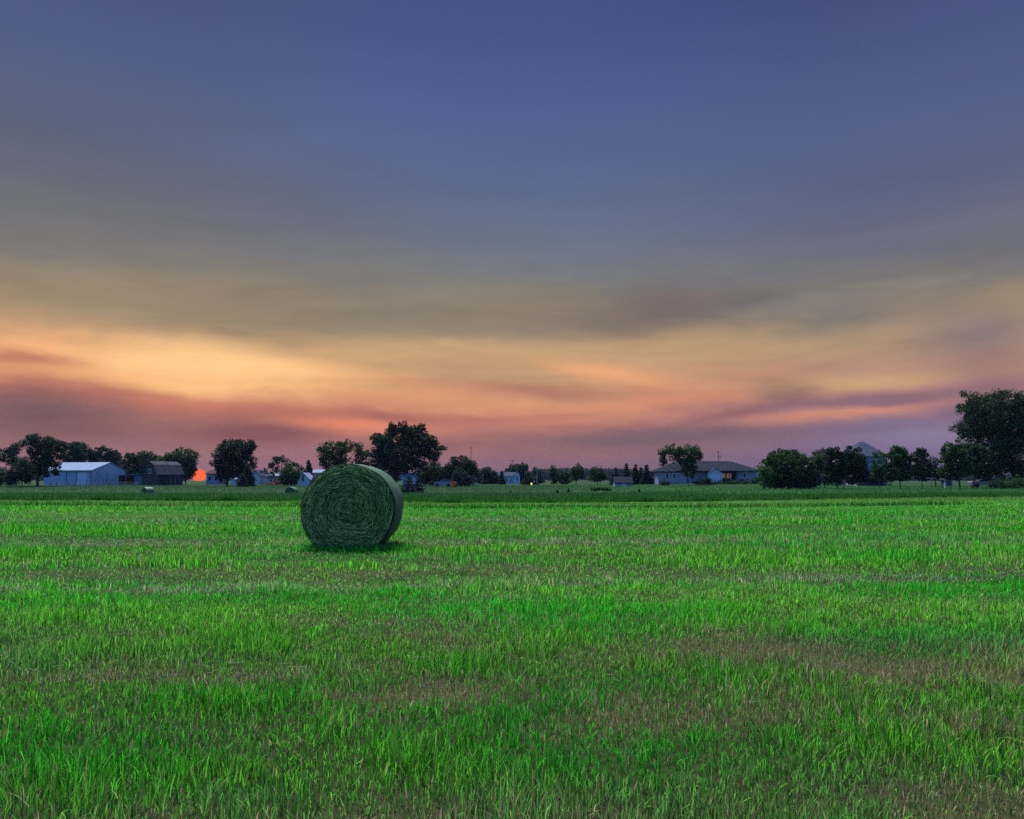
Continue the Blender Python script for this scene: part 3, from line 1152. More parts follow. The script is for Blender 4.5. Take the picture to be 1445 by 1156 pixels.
# --- around the barns
tree('broadleaf_tree', 'tall ragged dark tree with arching open limbs left of the white barn', 53, 166,
     [(52, 648, 16, 20), (48, 624, 15, 9), (66, 628, 14, 10), (78, 640, 12, 10), (40, 664, 14, 14), (70, 660, 13, 14), (84, 628, 8, 5)], DARK, GL, gap=0.32, clump=0.5)
tree('broadleaf_tree', 'smaller grey green tree at the edge of the farm, left of the ragged dark tree', 18, 186,
     [(22, 634, 9, 8), (14, 648, 9, 9), (26, 655, 8, 8), (4, 640, 10, 10)], MIDG, GL, gap=0.42)
tree('leafy_bush', 'low dark bush under the ragged tree left of the white barn', 31, 160, [(30, 662, 13, 12), (18, 672, 11, 9), (38, 672, 10, 9)], DARK, GL, cat='bush')
tree('leafy_bush', 'long low shrub at the far left edge of the farm', 2, 170, [(0, 672, 14, 10), (14, 677, 12, 7), (-16, 668, 12, 12)], MIDG, GL, cat='bush')
tree('broadleaf_tree', 'loose spreading tree behind the left end of the white barn', 106, 215,
     [(100, 640, 13, 12), (116, 640, 11, 12), (108, 630, 12, 6), (106, 655, 16, 14)], MIDG, GL, gap=0.36)
tree('broadleaf_tree', 'round topped dark tree behind the right end of the white barn', 150, 218,
     [(146, 642, 15, 11), (160, 648, 9, 11), (132, 648, 8, 8), (150, 658, 18, 14)], DARK, GL, gap=0.3)
tree('broadleaf_tree', 'pale leaved spreading tree between the white barn and the gambrel barn', 192, 212,
     [(186, 652, 13, 13), (204, 647, 14, 10), (176, 660, 8, 9), (216, 654, 10, 12), (195, 668, 22, 10)], (0.020, 0.042, 0.016), GL)
tree('broadleaf_tree', 'full green tree rising behind the right end of the gambrel barn', 262, 206,
     [(260, 645, 15, 13), (266, 658, 9, 13), (246, 650, 13, 10), (232, 652, 11, 8), (262, 662, 14, 14)], GREEN, GL)
tree('broadleaf_tree', 'tall upright dense tree with a square crown right of the setting sun', 320, 172,
     [(322, 636, 16, 15), (340, 634, 17, 13), (312, 650, 11, 18), (330, 660, 17, 16), (348, 652, 11, 16), (318, 668, 12, 12), (356, 628, 6, 6)], DARK, GL, gap=0.2)
spruce('spruce_tree', 'dark spruce at the right foot of the square crowned tree', 349, 168, 655, 11, DARK, GL)
spruce('spruce_tree', 'small dark spruce in front of the pale gable by the square crowned tree', 342, 160, 668, 8, BLUE, GL)
tree('broadleaf_tree', 'thin airy tree with sky showing through behind the low porch house', 396, 196,
     [(398, 648, 13, 5), (388, 658, 7, 10), (412, 655, 9, 6), (378, 668, 9, 6), (420, 663, 7, 6)], DARK, GL, gap=0.44, dens=0.7, clump=0.42)
tree('leafy_bush', 'rounded dark green bush tree between the porch house and the white gabled house', 410, 172,
     [(408, 668, 12, 10), (400, 674, 8, 8), (415, 674, 6, 7), (408, 678, 10, 6)], GREEN, GL, cat='bush')
spruce('spruce_tree', 'pointed spruce standing behind the white gabled house', 435, 212, 649, 9, DARK, GL)
tree('broadleaf_tree', 'open crowned tree with gaps rising behind the left of the near bale', 480, 186,
     [(470, 634, 14, 11), (486, 630, 12, 8), (462, 650, 10, 14), (478, 648, 10, 12), (504, 634, 12, 9), (512, 650, 10, 14), (455, 634, 6, 5), (490, 662, 26, 14)], GREEN, GL, gap=0.36, dens=0.85)
tree('broadleaf_tree', 'largest broad tree with a spiky top rising behind the right of the near bale', 572, 180,
     [(560, 622, 26, 16), (590, 626, 24, 16), (540, 634, 18, 16), (572, 640, 34, 16), (608, 634, 14, 13), (556, 606, 7, 9), (568, 605, 6, 9), (592, 606, 8, 8), (578, 612, 14, 10), (536, 650, 14, 14), (575, 656, 26, 12), (545, 668, 24, 14), (532, 620, 9, 7)],
     DARK, GL, gap=0.14, clump=0.5, trunk_r=0.55)
tree('drooping_branch_tree', 'thin tree with drooping twigs at the right flank of the largest broad tree', 612, 184,
     [(616, 630, 9, 6), (624, 634, 5, 4), (612, 644, 6, 8)], DARK, GL, gap=0.42, dens=0.7, clump=0.35)
# --- middle lawn
spruce('spruce_tree', 'broad bluish spruce just right of the near bale', 577, 110, 672, 14, BLUE, GC)
spruce('spruce_tree', 'taller bluish spruce beside the broad one right of the near bale', 590, 112, 661, 11, BLUE, GC)
tree('broadleaf_tree', 'dark low tree between the bluish spruces and the domed tree', 613, 186,
     [(612, 664, 16, 11), (600, 672, 12, 11), (626, 670, 12, 11), (612, 678, 18, 7)], GREEN, GC)
tree('broadleaf_tree', 'domed dense dark tree over the low silver car', 650, 184,
     [(650, 661, 20, 14), (664, 668, 13, 12), (638, 668, 12, 12), (642, 650, 6, 5), (655, 650, 7, 5), (650, 676, 22, 8)], DARK, GC)
tree('leafy_bush', 'blue green rounded bush in front of the domed dark tree', 652, 165, [(650, 674, 11, 9), (660, 678, 8, 6), (643, 680, 8, 5)], BLUE, GC, cat='bush')
tree('leafy_bush', 'hazy bluish bush tree left of the far white farmhouse', 688, 210, [(686, 670, 10, 10), (696, 674, 9, 9), (678, 676, 8, 7), (690, 680, 12, 5)], BLUE, GC, cat='bush')
spruce('spruce_tree', 'slender dark conifer in front of the left of the far white farmhouse', 708, 205, 665, 5, DARK, GC)
tree('broadleaf_tree', 'rounded tree behind the far white farmhouse', 731, 290, [(728, 664, 14, 8), (738, 662, 8, 7), (720, 670, 8, 6), (730, 674, 14, 8)], MIDG, GC)
tree('broadleaf_tree', 'small black green tree just right of the far white farmhouse', 747, 190, [(747, 675, 6, 7), (743, 682, 5, 5), (752, 683, 5, 4)], DARK, GC)
tree('broadleaf_tree', 'thin dark tree behind the pale utility pole', 757, 250, [(756, 668, 6, 8), (760, 676, 6, 8)], MIDG, GC)
tree('broadleaf_tree', 'narrow fresh tree at the left of the row before the hazy wood', 781, 200, [(780, 664, 5, 7), (782, 674, 6, 8)], GREEN, GC, dens=0.9)
tree('broadleaf_tree', 'wide low tree second in the row before the hazy wood', 794, 205, [(792, 671, 8, 7), (800, 672, 6, 7), (796, 679, 9, 4)], MIDG, GC)
tree('broadleaf_tree', 'tallest slim tree in the row before the hazy wood', 813, 195, [(813, 663, 6, 8), (811, 672, 7, 6), (818, 670, 6, 7)], GREEN, GC)
tree('broadleaf_tree', 'rounded tree with a clear trunk at the right of the row before the hazy wood', 843, 190, [(842, 666, 7, 7), (840, 673, 10, 6), (850, 673, 6, 6)], GREEN, GC)
for i, (px, top, hw, Y, c, lab) in enumerate((
        (869, 660, 9, 172, BLUE, 'broad spruce partly hidden by the small dark roofed shed'),
        (884, 654, 8, 180, BLUE, 'tall spruce directly behind the small dark roofed shed'),
        (897, 655, 8, 170, DARK, 'dark narrow spruce just right of the small dark roofed shed'),
        (905, 659, 8, 178, DARK, 'shorter spruce in the middle of the clump by the ranch house'),
        (913, 656, 9, 168, BLUE, 'spruce nearest the left wall of the ranch house'))):
    spruce('spruce_tree', lab, px, Y, top, hw, c, GC)
tree('broadleaf_tree', 'umbrella crowned tree with a bare leaning trunk before the ranch house', 971, 150,
     [(948, 636, 15, 7), (970, 634, 16, 6), (982, 642, 9, 9), (936, 640, 8, 6), (960, 646, 14, 8), (975, 652, 10, 10), (972, 664, 9, 10), (935, 652, 4, 7)], GREEN, GC, gap=0.27, fork=0.2, clump=0.42)
tree('leafy_bush', 'low round shrubs against the bright bay of the ranch house', 993, 150, [(990, 681, 9, 4), (1000, 682, 7, 4)], DARK, GC, cat='bush')
tree('leafy_bush', 'small dark shrub at the left wall of the ranch house', 937, 152, [(937, 683, 4, 4)], DARK, GC, cat='bush')
tree('clipped_hedge', 'low dark hedge along the porch and right wall of the ranch house', 1040, 152,
     [(1022, 683, 8, 3), (1036, 682, 8, 3), (1050, 681, 8, 3), (1064, 680, 8, 3)], DARK, GC, cat='hedge', trunk=False)
# --- right-hand row
tree('broadleaf_tree', 'big round dense tree with foliage to the ground right of the ranch house', 1112, 108,
     [(1110, 660, 33, 23), (1108, 652, 27, 16), (1112, 674, 35, 14), (1092, 682, 14, 7), (1112, 684, 16, 6), (1132, 682, 15, 8), (1090, 668, 17, 17), (1132, 668, 15, 18)], GREEN, GR, clump=0.27, dens=1.7, leaf=0.23, trunk_r=0.2)
tree('leafy_bush', 'bright green young bush at the left foot of the big round tree', 1078, 106, [(1077, 668, 5, 9), (1080, 680, 8, 8)], FRESH, GR, cat='bush')
tree('leafy_bush', 'bluish low juniper at the right foot of the big round tree', 1142, 107, [(1140, 680, 9, 8), (1150, 676, 7, 9), (1132, 684, 9, 5)], BLUE, GR, cat='bush')
tree('broadleaf_tree', 'pale reddish airy tree behind the right row of round trees', 1158, 170,
     [(1156, 643, 10, 8), (1164, 636, 8, 7), (1150, 652, 8, 7), (1156, 662, 12, 12)], PALE, GR, gap=0.4, dens=0.7)
tree('broadleaf_tree', 'green tree with a trimmed side tucked left of the tall dark pair', 1163, 118, [(1160, 652, 10, 14), (1154, 664, 9, 14), (1164, 672, 10, 12)], GREEN, GR, clump=0.27, dens=1.7, leaf=0.23)
tree('broadleaf_tree', 'left tree of the tall dark pair with thin straight trunk', 1181, 108, [(1179, 656, 15, 24), (1182, 650, 13, 18), (1178, 668, 15, 12)], DARK, GR, clump=0.27, dens=1.7, leaf=0.23, fork=0.05, trunk_r=0.10)
tree('broadleaf_tree', 'right tree of the tall dark pair with thin straight trunk', 1190, 110, [(1203, 657, 17, 24), (1200, 650, 14, 18), (1204, 668, 16, 12)], DARK, GR, clump=0.27, dens=1.7, leaf=0.23, fork=0.05, trunk_r=0.10)
tree('leafy_bush', 'bluish bushes filling the gap beneath the far hip roofed house', 1222, 150, [(1222, 668, 9, 10), (1232, 674, 9, 9), (1214, 676, 8, 7), (1202, 677, 10, 8), (1189, 679, 9, 7), (1178, 680, 7, 6), (1210, 668, 8, 9), (1244, 678, 10, 6)], BLUE, GR, cat='bush')
tree('broadleaf_tree', 'narrow upright tree in front of the far hip roofed house', 1241, 112, [(1238, 657, 9, 18), (1239, 666, 9, 11)], GREEN, GR, clump=0.38, fork=0.05, trunk_r=0.07)
tree('broadleaf_tree', 'round lollipop tree with a clear trunk, right of the far hip roofed house', 1270, 112,
     [(1267, 655, 19, 24), (1267, 647, 15, 16), (1268, 666, 19, 12)], GREEN, GR, clump=0.27, dens=1.7, leaf=0.23, fork=0.05, trunk_r=0.09)
tree('broadleaf_tree', 'dark ragged tree just left of the clothesline post', 1301, 114,
     [(1300, 650, 10, 14), (1303, 664, 14, 13), (1294, 668, 8, 10), (1302, 638, 6, 6)], DARK, GR, gap=0.2, clump=0.27, dens=1.7, leaf=0.23, fork=0.05, trunk_r=0.08)
tree('broadleaf_tree', 'slight bluish tree behind the clothesline post', 1320, 135, [(1316, 655, 7, 14), (1322, 664, 8, 12)], BLUE, GR, gap=0.28)
tree('broadleaf_tree', 'fresh green rounded tree at the front left of the huge right tree', 1354, 112,
     [(1351, 648, 21, 25), (1350, 640, 17, 17), (1348, 664, 20, 13)], GREEN, GR, clump=0.27, dens=1.7, leaf=0.23, fork=0.05, trunk_r=0.12)
tree('broadleaf_tree', 'second rounded tree in front of the huge right tree with a short trunk', 1372, 114,
     [(1384, 650, 19, 24), (1383, 642, 16, 16), (1385, 664, 19, 11)], MIDG, GR, clump=0.27, dens=1.7, leaf=0.23, fork=0.05, trunk_r=0.12)
tree('broadleaf_tree', 'huge tall broad tree towering at the right edge of the view', 1410, 122,
     [(1404, 590, 34, 28), (1388, 600, 28, 24), (1428, 592, 30, 30), (1372, 582, 18, 16), (1360, 606, 16, 12), (1446, 600, 28, 34), (1400, 626, 40, 22), (1432, 640, 34, 26), (1366, 558, 8, 6), (1384, 566, 14, 10), (1412, 562, 18, 10), (1440, 566, 16, 12), (1416, 660, 24, 14), (1440, 664, 22, 14)],
     MIDG, GR, clump=0.5, gap=0.36, leaf=0.26, trunk_r=0.5)
tree('leafy_bush', 'low green hedge bush at the right edge under the huge tree', 1412, 110, [(1412, 684, 10, 5), (1428, 682, 14, 6), (1448, 680, 12, 8)], GREEN, GR, cat='bush')
# --- saplings standing in the lawn
for px, py, Y, h, lab in ((618, 692, 104, 0.75, 'squat dark sapling on the lawn below the silver car'),
                          (720, 692, 100, 0.95, 'small bushy sapling on the lawn below the far white farmhouse'),
                          (747, 694, 96, 0.7, 'thin short sapling on the lawn below the yard lamp'),
                          (787, 692, 100, 1.1, 'small pale sapling at the left of the lawn under the hazy wood'),
                          (802, 690, 104, 1.2, 'dark staked sapling at the middle of the lawn under the hazy wood'),
                          (902, 693, 98, 0.5, 'tiny dark sapling on the lawn before the spruce clump')):
    k = ppm(Y)
    z = ghs(at(px, 690, Y).x, Y)
    yb = 677 + (EYE - z) / k
    tree('sapling', lab, px, Y, [(px, yb - h / k * 0.65, 0.13 / k, h / k * 0.34)], GREEN, 'young saplings on the lawn', cat='sapling', dens=8, leaf=0.12, clump=0.07, trunk_r=0.025)
tree('leafy_bush', 'long low flower bed bush on the lawn left of the small dark roofed shed', 846, 106, [(838, 690.5, 6, 1.0), (848, 690, 8, 1.3), (858, 690.5, 5, 0.9)], FRESH, GC, cat='bush', clump=0.18, leaf=0.16, trunk=False)
tree('rusty_shrub', 'small orange brown shrub under the domed dark tree', 641, 160, [(641, 684, 4.5, 3.2)], (0.26, 0.085, 0.035), GC, cat='shrub', clump=0.2, leaf=0.2)
tree('rusty_shrub', 'orange brown shrub left of the low porch house steps', 381, 180, [(381, 683, 5, 2.5)], (0.26, 0.10, 0.04), GL, cat='shrub', clump=0.2, leaf=0.2)
tree('rusty_shrub', 'orange brown shrub right of the low porch house steps', 391, 181, [(391, 682, 4, 3.4)], (0.26, 0.10, 0.04), GL, cat='shrub', clump=0.2, leaf=0.2)


# hazy wood far behind everything
def far_wood():
    P, cols = [], []
    xs = list(np.arange(-40, 1490, 4.2))
    for px in xs:
        if 262 < px < 308:
            continue
        Y = 820 + rng.normal(0, 40)
        c = at(px, 677, Y)
        k = ppm(Y)
        hpx = 9.0 + 5.0 * fbm(np.array([px * 0.012]), np.array([2.0]), 8, 3)[0]
        if 760 < px < 900:
            hpx = 15 + 5.5 * fbm(np.array([px * 0.02]), np.array([5.0]), 9, 3)[0]
        H = hpx * k
        rr = rng.uniform(3.5, 6.0)
        n = 460
        u = rng.normal(0, 1, (n, 3))
        u /= np.linalg.norm(u, axis=1)[:, None]
        u *= rng.uniform(0.2, 1, (n, 1)) ** 0.4
        P.append(np.stack([c.x + u[:, 0] * rr, Y + u[:, 1] * rr, H * 0.52 + u[:, 2] * H * 0.5], -1))
    P = np.concatenate(P)
    P[:, 2] = np.maximum(P[:, 2], 0.2)
    o = leaves_mesh('distant_wood', P, 1.9, (0.022, 0.040, 0.026), None)
    tag(o, 'far hazy bluish wood along the horizon behind the farmyards', 'wood', None, 'stuff')


far_wood()


# ------------------------------------------------------------------ buildings
def window(root, x0, z0, x1, z1, face='front', pos=0.0, glass='glass', name='window'):
    """frame proud of the wall with a pane set in it; face front looks to -y, left to -x, right to +x"""
    f, g = MB(), MB()
    t = 0.10

    def bx(m, a0, b0, a1, b1, d0, d1):
        if face == 'front':
            m.box(a0, pos - d1, b0, a1, pos - d0, b1)
        elif face == 'left':
            m.box(pos - d1, a0, b0, pos - d0, a1, b1)
        else:
            m.box(pos + d0, a0, b0, pos + d1, a1, b1)
    bx(f, x0 - t, z0 - t, x1 + t, z0, 0.0, 0.07)
    bx(f, x0 - t, z1, x1 + t, z1 + t, 0.0, 0.07)
    bx(f, x0 - t, z0, x0, z1, 0.0, 0.06)
    bx(f, x1, z0, x1 + t, z1, 0.0, 0.06)
    fo = f.build(name, M['trim'], root)
    bx(g, x0, z0, x1, z1, 0.004, 0.03)
    g.build('pane', M[glass], fo)
    return fo


def gable(root, A, B, wall_h, rise, ridge='x', over=0.35, wall='white_siding', roof='shingle', thick=0.14, parts=True):
    """gabled body on [0,A]x[0,B]"""
    m = MB()
    if ridge == 'x':
        m.extrude([(0, 0, -0.3), (0, B, -0.3), (0, B, wall_h), (0, B / 2, wall_h + rise), (0, 0, wall_h)], (A, 0, 0))
    else:
        m.extrude([(0, 0, -0.3), (A, 0, -0.3), (A, 0, wall_h), (A / 2, 0, wall_h + rise), (0, 0, wall_h)], (0, B, 0))
    m.build('wall', M[wall], root)
    r = MB()
    half = (B if ridge == 'x' else A) / 2
    s = rise / half
    e = over

    def P(u, z, w):
        return (w, u, z) if ridge == 'x' else (u, w, z)
    L_ = A if ridge == 'x' else B
    prof = [(-e, wall_h - s * e + 0.02), (half, wall_h + rise + 0.02), (2 * half + e, wall_h - s * e + 0.02),
            (2 * half + e, wall_h - s * e + 0.02 + thick), (half, wall_h + rise + 0.03 + thick), (-e, wall_h - s * e + 0.02 + thick)]
    d = (L_ + 2 * e, 0, 0) if ridge == 'x' else (0, L_ + 2 * e, 0)
    # two slopes, butted at the ridge
    for quad in ((prof[0], prof[1], prof[4], prof[5]), (prof[1], prof[2], prof[3], prof[4])):
        r.extrude([P(u, z, -e) for u, z in quad], d)
    return r.build('roof', M[roof], root)


def hip(root, x0, x1, y0, y1, z, rise, inset, over=0.4, roof='shingle', inset_r=None, name='roof'):
    inset_r = inset if inset_r is None else inset_r
    a, b, c, d = x0 - over, x1 + over, y0 - over, y1 + over
    ym = (y0 + y1) / 2
    zt = z + rise
    lo = z - 0.02
    m = MB()
    m.v = [(a, c, lo), (b, c, lo), (b, d, lo), (a, d, lo), (a, c, z + 0.14), (b, c, z + 0.14), (b, d, z + 0.14), (a, d, z + 0.14), (x0 + inset, ym, zt), (x1 - inset_r, ym, zt)]
    m.f = [[0, 3, 2, 1], [0, 1, 5, 4], [1, 2, 6, 5], [2, 3, 7, 6], [3, 0, 4, 7], [4, 5, 9, 8], [5, 6, 9], [6, 7, 8, 9], [7, 4, 8]]
    return m.build(name, M[roof], root)


def corner_frame(pL, pC, pR, Yc, tdeg):
    t = R(tdeg)
    kk = [(lambda r: r[0] / r[1])(ray(p, 677)) for p in (pL, pC, pR)]
    Xc = kk[1] * Yc
    A = (kk[2] * Yc - Xc) / (math.cos(t) - kk[2] * math.sin(t))
    B = (Xc - kk[0] * Yc) / (math.sin(t) + kk[0] * math.cos(t))
    return Xc, A, B, t


# white pole barn
Xc, A, B, t = corner_frame(62, 128, 177, 184, 78)
z0 = ghs(Xc, 186)
root = empty('pole_barn', (Xc, 184, z0), t, 'long low white steel barn with pale roof beside the ragged tree', 'barn')
wh, rs = at(0, 664, 184).z - z0, at(0, 653, 190).z - at(0, 664, 190).z
gable(root, A, B, wh, rs, 'y', 0.35, 'white_metal', 'white_roof')
for yy in (0.06, B * 0.30, B * 0.52):
    MB().box(-0.07, yy - 0.13, -0.2, 0.0, yy + 0.13, wh - 0.2).build('wall_post', M['dark_trim'], root)
MB().box(-0.05, B * 0.06 + 0.3, -0.1, -0.004, B * 0.29, wh - 0.5).build('sliding_door', M['trim'], root)
MB().box(A * 0.45 - 0.09, -0.06, -0.2, A * 0.45 + 0.09, -0.003, wh - 0.1).build('wall_post', M['dark_trim'], root)
MB().box(A - 0.25, -0.07, -0.2, A - 0.02, -0.003, wh - 0.1).build('wall_post', M['dark_trim'], root)
MB().box(-0.42, -0.4, wh - 0.22, -0.36, B + 0.3, wh - 0.02).build('gutter', M['dark_trim'], root)

# open cart shed
Y = 186
xa, xb, xc_ = at(166, 680, Y).x, at(190, 680, Y).x, at(221, 680, Y).x
z0 = ghs(xb, Y)
ze, zr = at(190, 671, Y).z - z0, at(220, 667, Y).z - z0
root = empty('open_shed', (xa, Y, z0), 0, 'low lean-to shed with dark open bays between the two barns', 'shed')
a, b = xb - xa, xc_ - xa
m = MB()
m.box(a, 0, -0.2, b, 5.0, ze - 0.1).box(0, 4.9, -0.2, a, 5.0, ze - 0.1).box(0, 0.3, -0.2, 0.1, 4.9, ze - 0.1)
m.build('wall', M['lean_wall'], root)
MB().extrude([(-0.3, -0.4, ze - 0.08), (b + 0.2, -0.4, zr - 0.15), (b + 0.2, -0.4, zr), (-0.3, -0.4, ze + 0.06)], (0, 5.8, 0)).build('roof', M['white_roof'], root)
for x in (0.12, a * 0.46, a - 0.16):
    MB().box(x, 0.0, -0.2, x + 0.16, 0.16, ze - 0.1).build('post', M['dark_trim'], root)
MB().box(0.4, 3.2, 0, a - 0.5, 4.6, 1.5).build('bay_shade_block', M['shade_black'], root)  # dark block added in place of the shade inside the bays

# gambrel barn
Xc, A, B, t = corner_frame(200, 222, 258, 180, 50)
z0 = ghs(Xc, 182)
root = empty('gambrel_barn', (Xc, 180, z0), t, 'old dark weathered gambrel roofed barn left of the setting sun', 'barn')
we = at(222, 669, 180).z - z0
top = at(222, 652, 183).z - z0
knee = we + 0.72 * (top - we)
prof = [(0, -0.3), (B, -0.3), (B, we), (B * 0.80, knee), (B / 2, top), (B * 0.20, knee), (0, we)]
MB().extrude([(0, u, z) for u, z in prof], (A, 0, 0)).build('wall', M['barn_wood'], root)
rm = MB()
line = [(-0.25, we - 0.25), (B * 0.19, knee + 0.03), (B / 2, top + 0.05), (B * 0.81, knee + 0.03), (B + 0.25, we - 0.25)]
for (u0, w0), (u1, w1) in zip(line[:-1], line[1:]):
    rm.extrude([(-0.3, u0, w0), (-0.3, u1, w1), (-0.3, u1, w1 + 0.12), (-0.3, u0, w0 + 0.12)], (A + 0.6, 0, 0))
rm.build('roof', M['barn_roof'], root)
window(root, B * 0.42, we + 0.2, B * 0.58, we + 1.1, 'left', 0.0)
MB().box(A * 0.12, -0.06, -0.1, A * 0.40, -0.004, we - 0.5).build('door', M['shade_black'], root)  # unlit doorway drawn as a near-black panel
for u in (0.52, 0.68, 0.84):
    MB().box(A * u, -0.07, -0.1, A * u + 0.10, -0.004, we - 0.4).build('batten', M['pole'], root)


def house(name, label, px0, px1, Y, base, eave, peak, depth, ridge='x', wall='white_siding', roof='shingle', rz=0, cat='house', over=0.35, wins=(), lit=None):
    """front wall from px0 to px1; eave and peak rows give real heights at depth Y"""
    a = at(px0, 680, Y).x
    A = at(px1, 680, Y).x - a
    z0 = ghs(a + A / 2, Y)
    root = empty(name, (a, Y, z0), R(rz), label, cat)
    wh = at(px0, eave, Y).z - z0
    rs = at(px0, peak, Y).z - at(px0, eave, Y).z
    gable(root, A, depth, wh, rs, ridge, over, wall, roof)
    for (u0, v0, u1, v1) in wins:
        window(root, A * u0, wh * v0, A * u1, wh * v1)
    return root, A, wh, rs


house('small_house', 'small pale house with brown roof half hidden beside the setting sun', 291, 309, 205, 685, 669, 664, 7, 'x', 'house_siding', 'brown_shingle', wins=((0.15, 0.35, 0.4, 0.8), (0.65, 0.35, 0.88, 0.8)))
house('garden_shed', 'low white shed glimpsed under the square crowned tree', 326, 342, 190, 685, 677, 674, 4, 'x', 'white_siding', 'white_roof', cat='shed', over=0.2, wins=((0.4, 0.4, 0.6, 0.85),))
house('gabled_house', 'white gable end showing right of the square crowned tree', 352, 366, 204, 684, 671, 664, 8, 'y', 'white_siding', 'blue_shingle', wins=((0.4, 0.45, 0.6, 0.85),))
# porch house
Y = 198
root, A, wh, rs = house('porch_house', 'low porch house with pale flat roof and orange corner post', 377, 392, Y, 684, 672, 668, 6, 'x', 'white_siding', 'white_roof', wins=((0.25, 0.35, 0.45, 0.8),))
MB().box(-0.9, -1.6, -0.2, -0.68, -1.38, wh - 0.1).build('porch_post', M['orange_wood'], root)
MB().box(A * 0.7, -1.6, -0.2, A * 0.7 + 0.18, -1.42, wh - 0.1).build('porch_post', M['trim'], root)
MB().box(-1.0, -1.7, wh - 0.09, A + 0.3, -0.36, wh + 0.05).build('porch_roof', M['white_roof'], root)
MB().box(A * 0.6, -0.06, 0.0, A * 0.78, -0.003, wh * 0.8).build('door', M['orange_wood'], root)
# white gabled house with dark side roof
Y = 184
root, A, wh, rs = house('gabled_house', 'bright white gabled house with one dark window and dark side roof by the near bale', 418, 437, Y, 685, 677, 668, 5.5, 'y', 'white_siding', 'white_roof', over=0.25)
window(root, A * 0.40, wh * 0.75, A * 0.58, wh * 1.9)
W2 = at(458, 680, Y).x - at(437, 680, Y).x
hh = at(440, 677, Y).z - ghs(at(440, 680, Y).x, Y)
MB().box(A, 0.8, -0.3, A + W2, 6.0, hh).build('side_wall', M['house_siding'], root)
MB().extrude([(A + 0.3, 0.4, hh + 0.0), (A + 0.3, 3.4, hh + 1.6), (A + 0.3, 6.4, hh), (A + 0.3, 3.4, hh + 1.75 - 3.2 * 0)][:3], (W2, 0, 0)).build('side_roof', M['shingle'], root)
house('far_long_house', 'pale roofed house showing above the dark side roof of the white gabled house', 426, 458, 214, 684, 667.5, 663.5, 8, 'x', 'white_siding', 'white_roof', wins=((0.1, 0.3, 0.2, 0.7), (0.3, 0.3, 0.4, 0.7)))
house('long_low_house', 'low pale house behind the rounded bush tree', 396, 416, 192, 684, 677, 672, 5, 'x', 'house_siding', 'blue_shingle', wins=((0.1, 0.3, 0.25, 0.75), (0.6, 0.3, 0.75, 0.75)))
house('blue_roofed_house', 'house with pale blue roof peeping above the broad bluish spruce', 567, 586, 176, 684, 673, 668, 7, 'x', 'white_siding', 'white_roof', wins=((0.1, 0.3, 0.3, 0.75), (0.6, 0.3, 0.8, 0.75)))
house('white_shed', 'tiny white shed right of the domed dark tree', 663, 672, 200, 685, 679, 675.5, 4, 'x', 'white_siding', 'blue_shingle', cat='shed', over=0.2, wins=((0.35, 0.3, 0.65, 0.8),))
house('tiny_cottage', 'tiny far cottage left of the hazy bluish bush tree', 676, 684, 230, 685, 680, 677, 4, 'y', 'white_siding', 'shingle', cat='cottage', over=0.2, wins=((0.4, 0.3, 0.6, 0.8),))
# far white farmhouse: long wing and gable front
Y = 235
root, A, wh, rs = house('white_farmhouse', 'far white farmhouse with a gable front at its right end', 700, 727, Y, 684.5, 672.5, 667, 8, 'x', 'white_siding', 'blue_shingle',
                        wins=((0.05, 0.25, 0.10, 0.75), (0.52, 0.25, 0.60, 0.75), (0.72, 0.25, 0.80, 0.75)))
A2 = at(733.5, 680, Y).x - at(725.5, 680, Y).x
xo = at(725.5, 680, Y).x - at(700, 680, Y).x
h2 = wh + 0.2
MB().extrude([(xo, -1.2, -0.3), (xo + A2, -1.2, -0.3), (xo + A2, -1.2, h2), (xo + A2 / 2, -1.2, h2 + 1.5), (xo, -1.2, h2)], (0, 1.15, 0)).build('gable_front', M['white_siding'], root)
for s in (0, 1):
    u0, u1 = (xo - 0.25, xo + A2 / 2) if s == 0 else (xo + A2 + 0.25, xo + A2 / 2)
    MB().extrude([(u0, -1.5, h2 - 0.2), (u1, -1.5, h2 + 1.52), (u1, -1.5, h2 + 1.66), (u0, -1.5, h2 - 0.06)], (0, 3.4, 0)).build('gable_roof', M['blue_shingle'], root)
window(root, xo + A2 * 0.35, 0.9, xo + A2 * 0.65, 2.2, 'front', -1.2)

# small dark-roofed shed
Y = 152
root, A, wh, rs = house('garden_shed', 'small shed with dark roof and pale wall before the spruce clump', 868, 892, Y, 690, 681.5, 674, 3.4, 'x', 'house_siding', 'shingle', cat='shed', over=0.25)
MB().box(A * 0.42, -0.05, 0.0, A * 0.6, -0.003, wh * 0.85).build('door', M['trim'], root)
window(root, A * 0.14, wh * 0.4, A * 0.28, wh * 0.8)

# ranch house
Y = 162
x0 = at(927, 680, Y).x


def lx(px):
    return at(px, 680, Y).x - x0


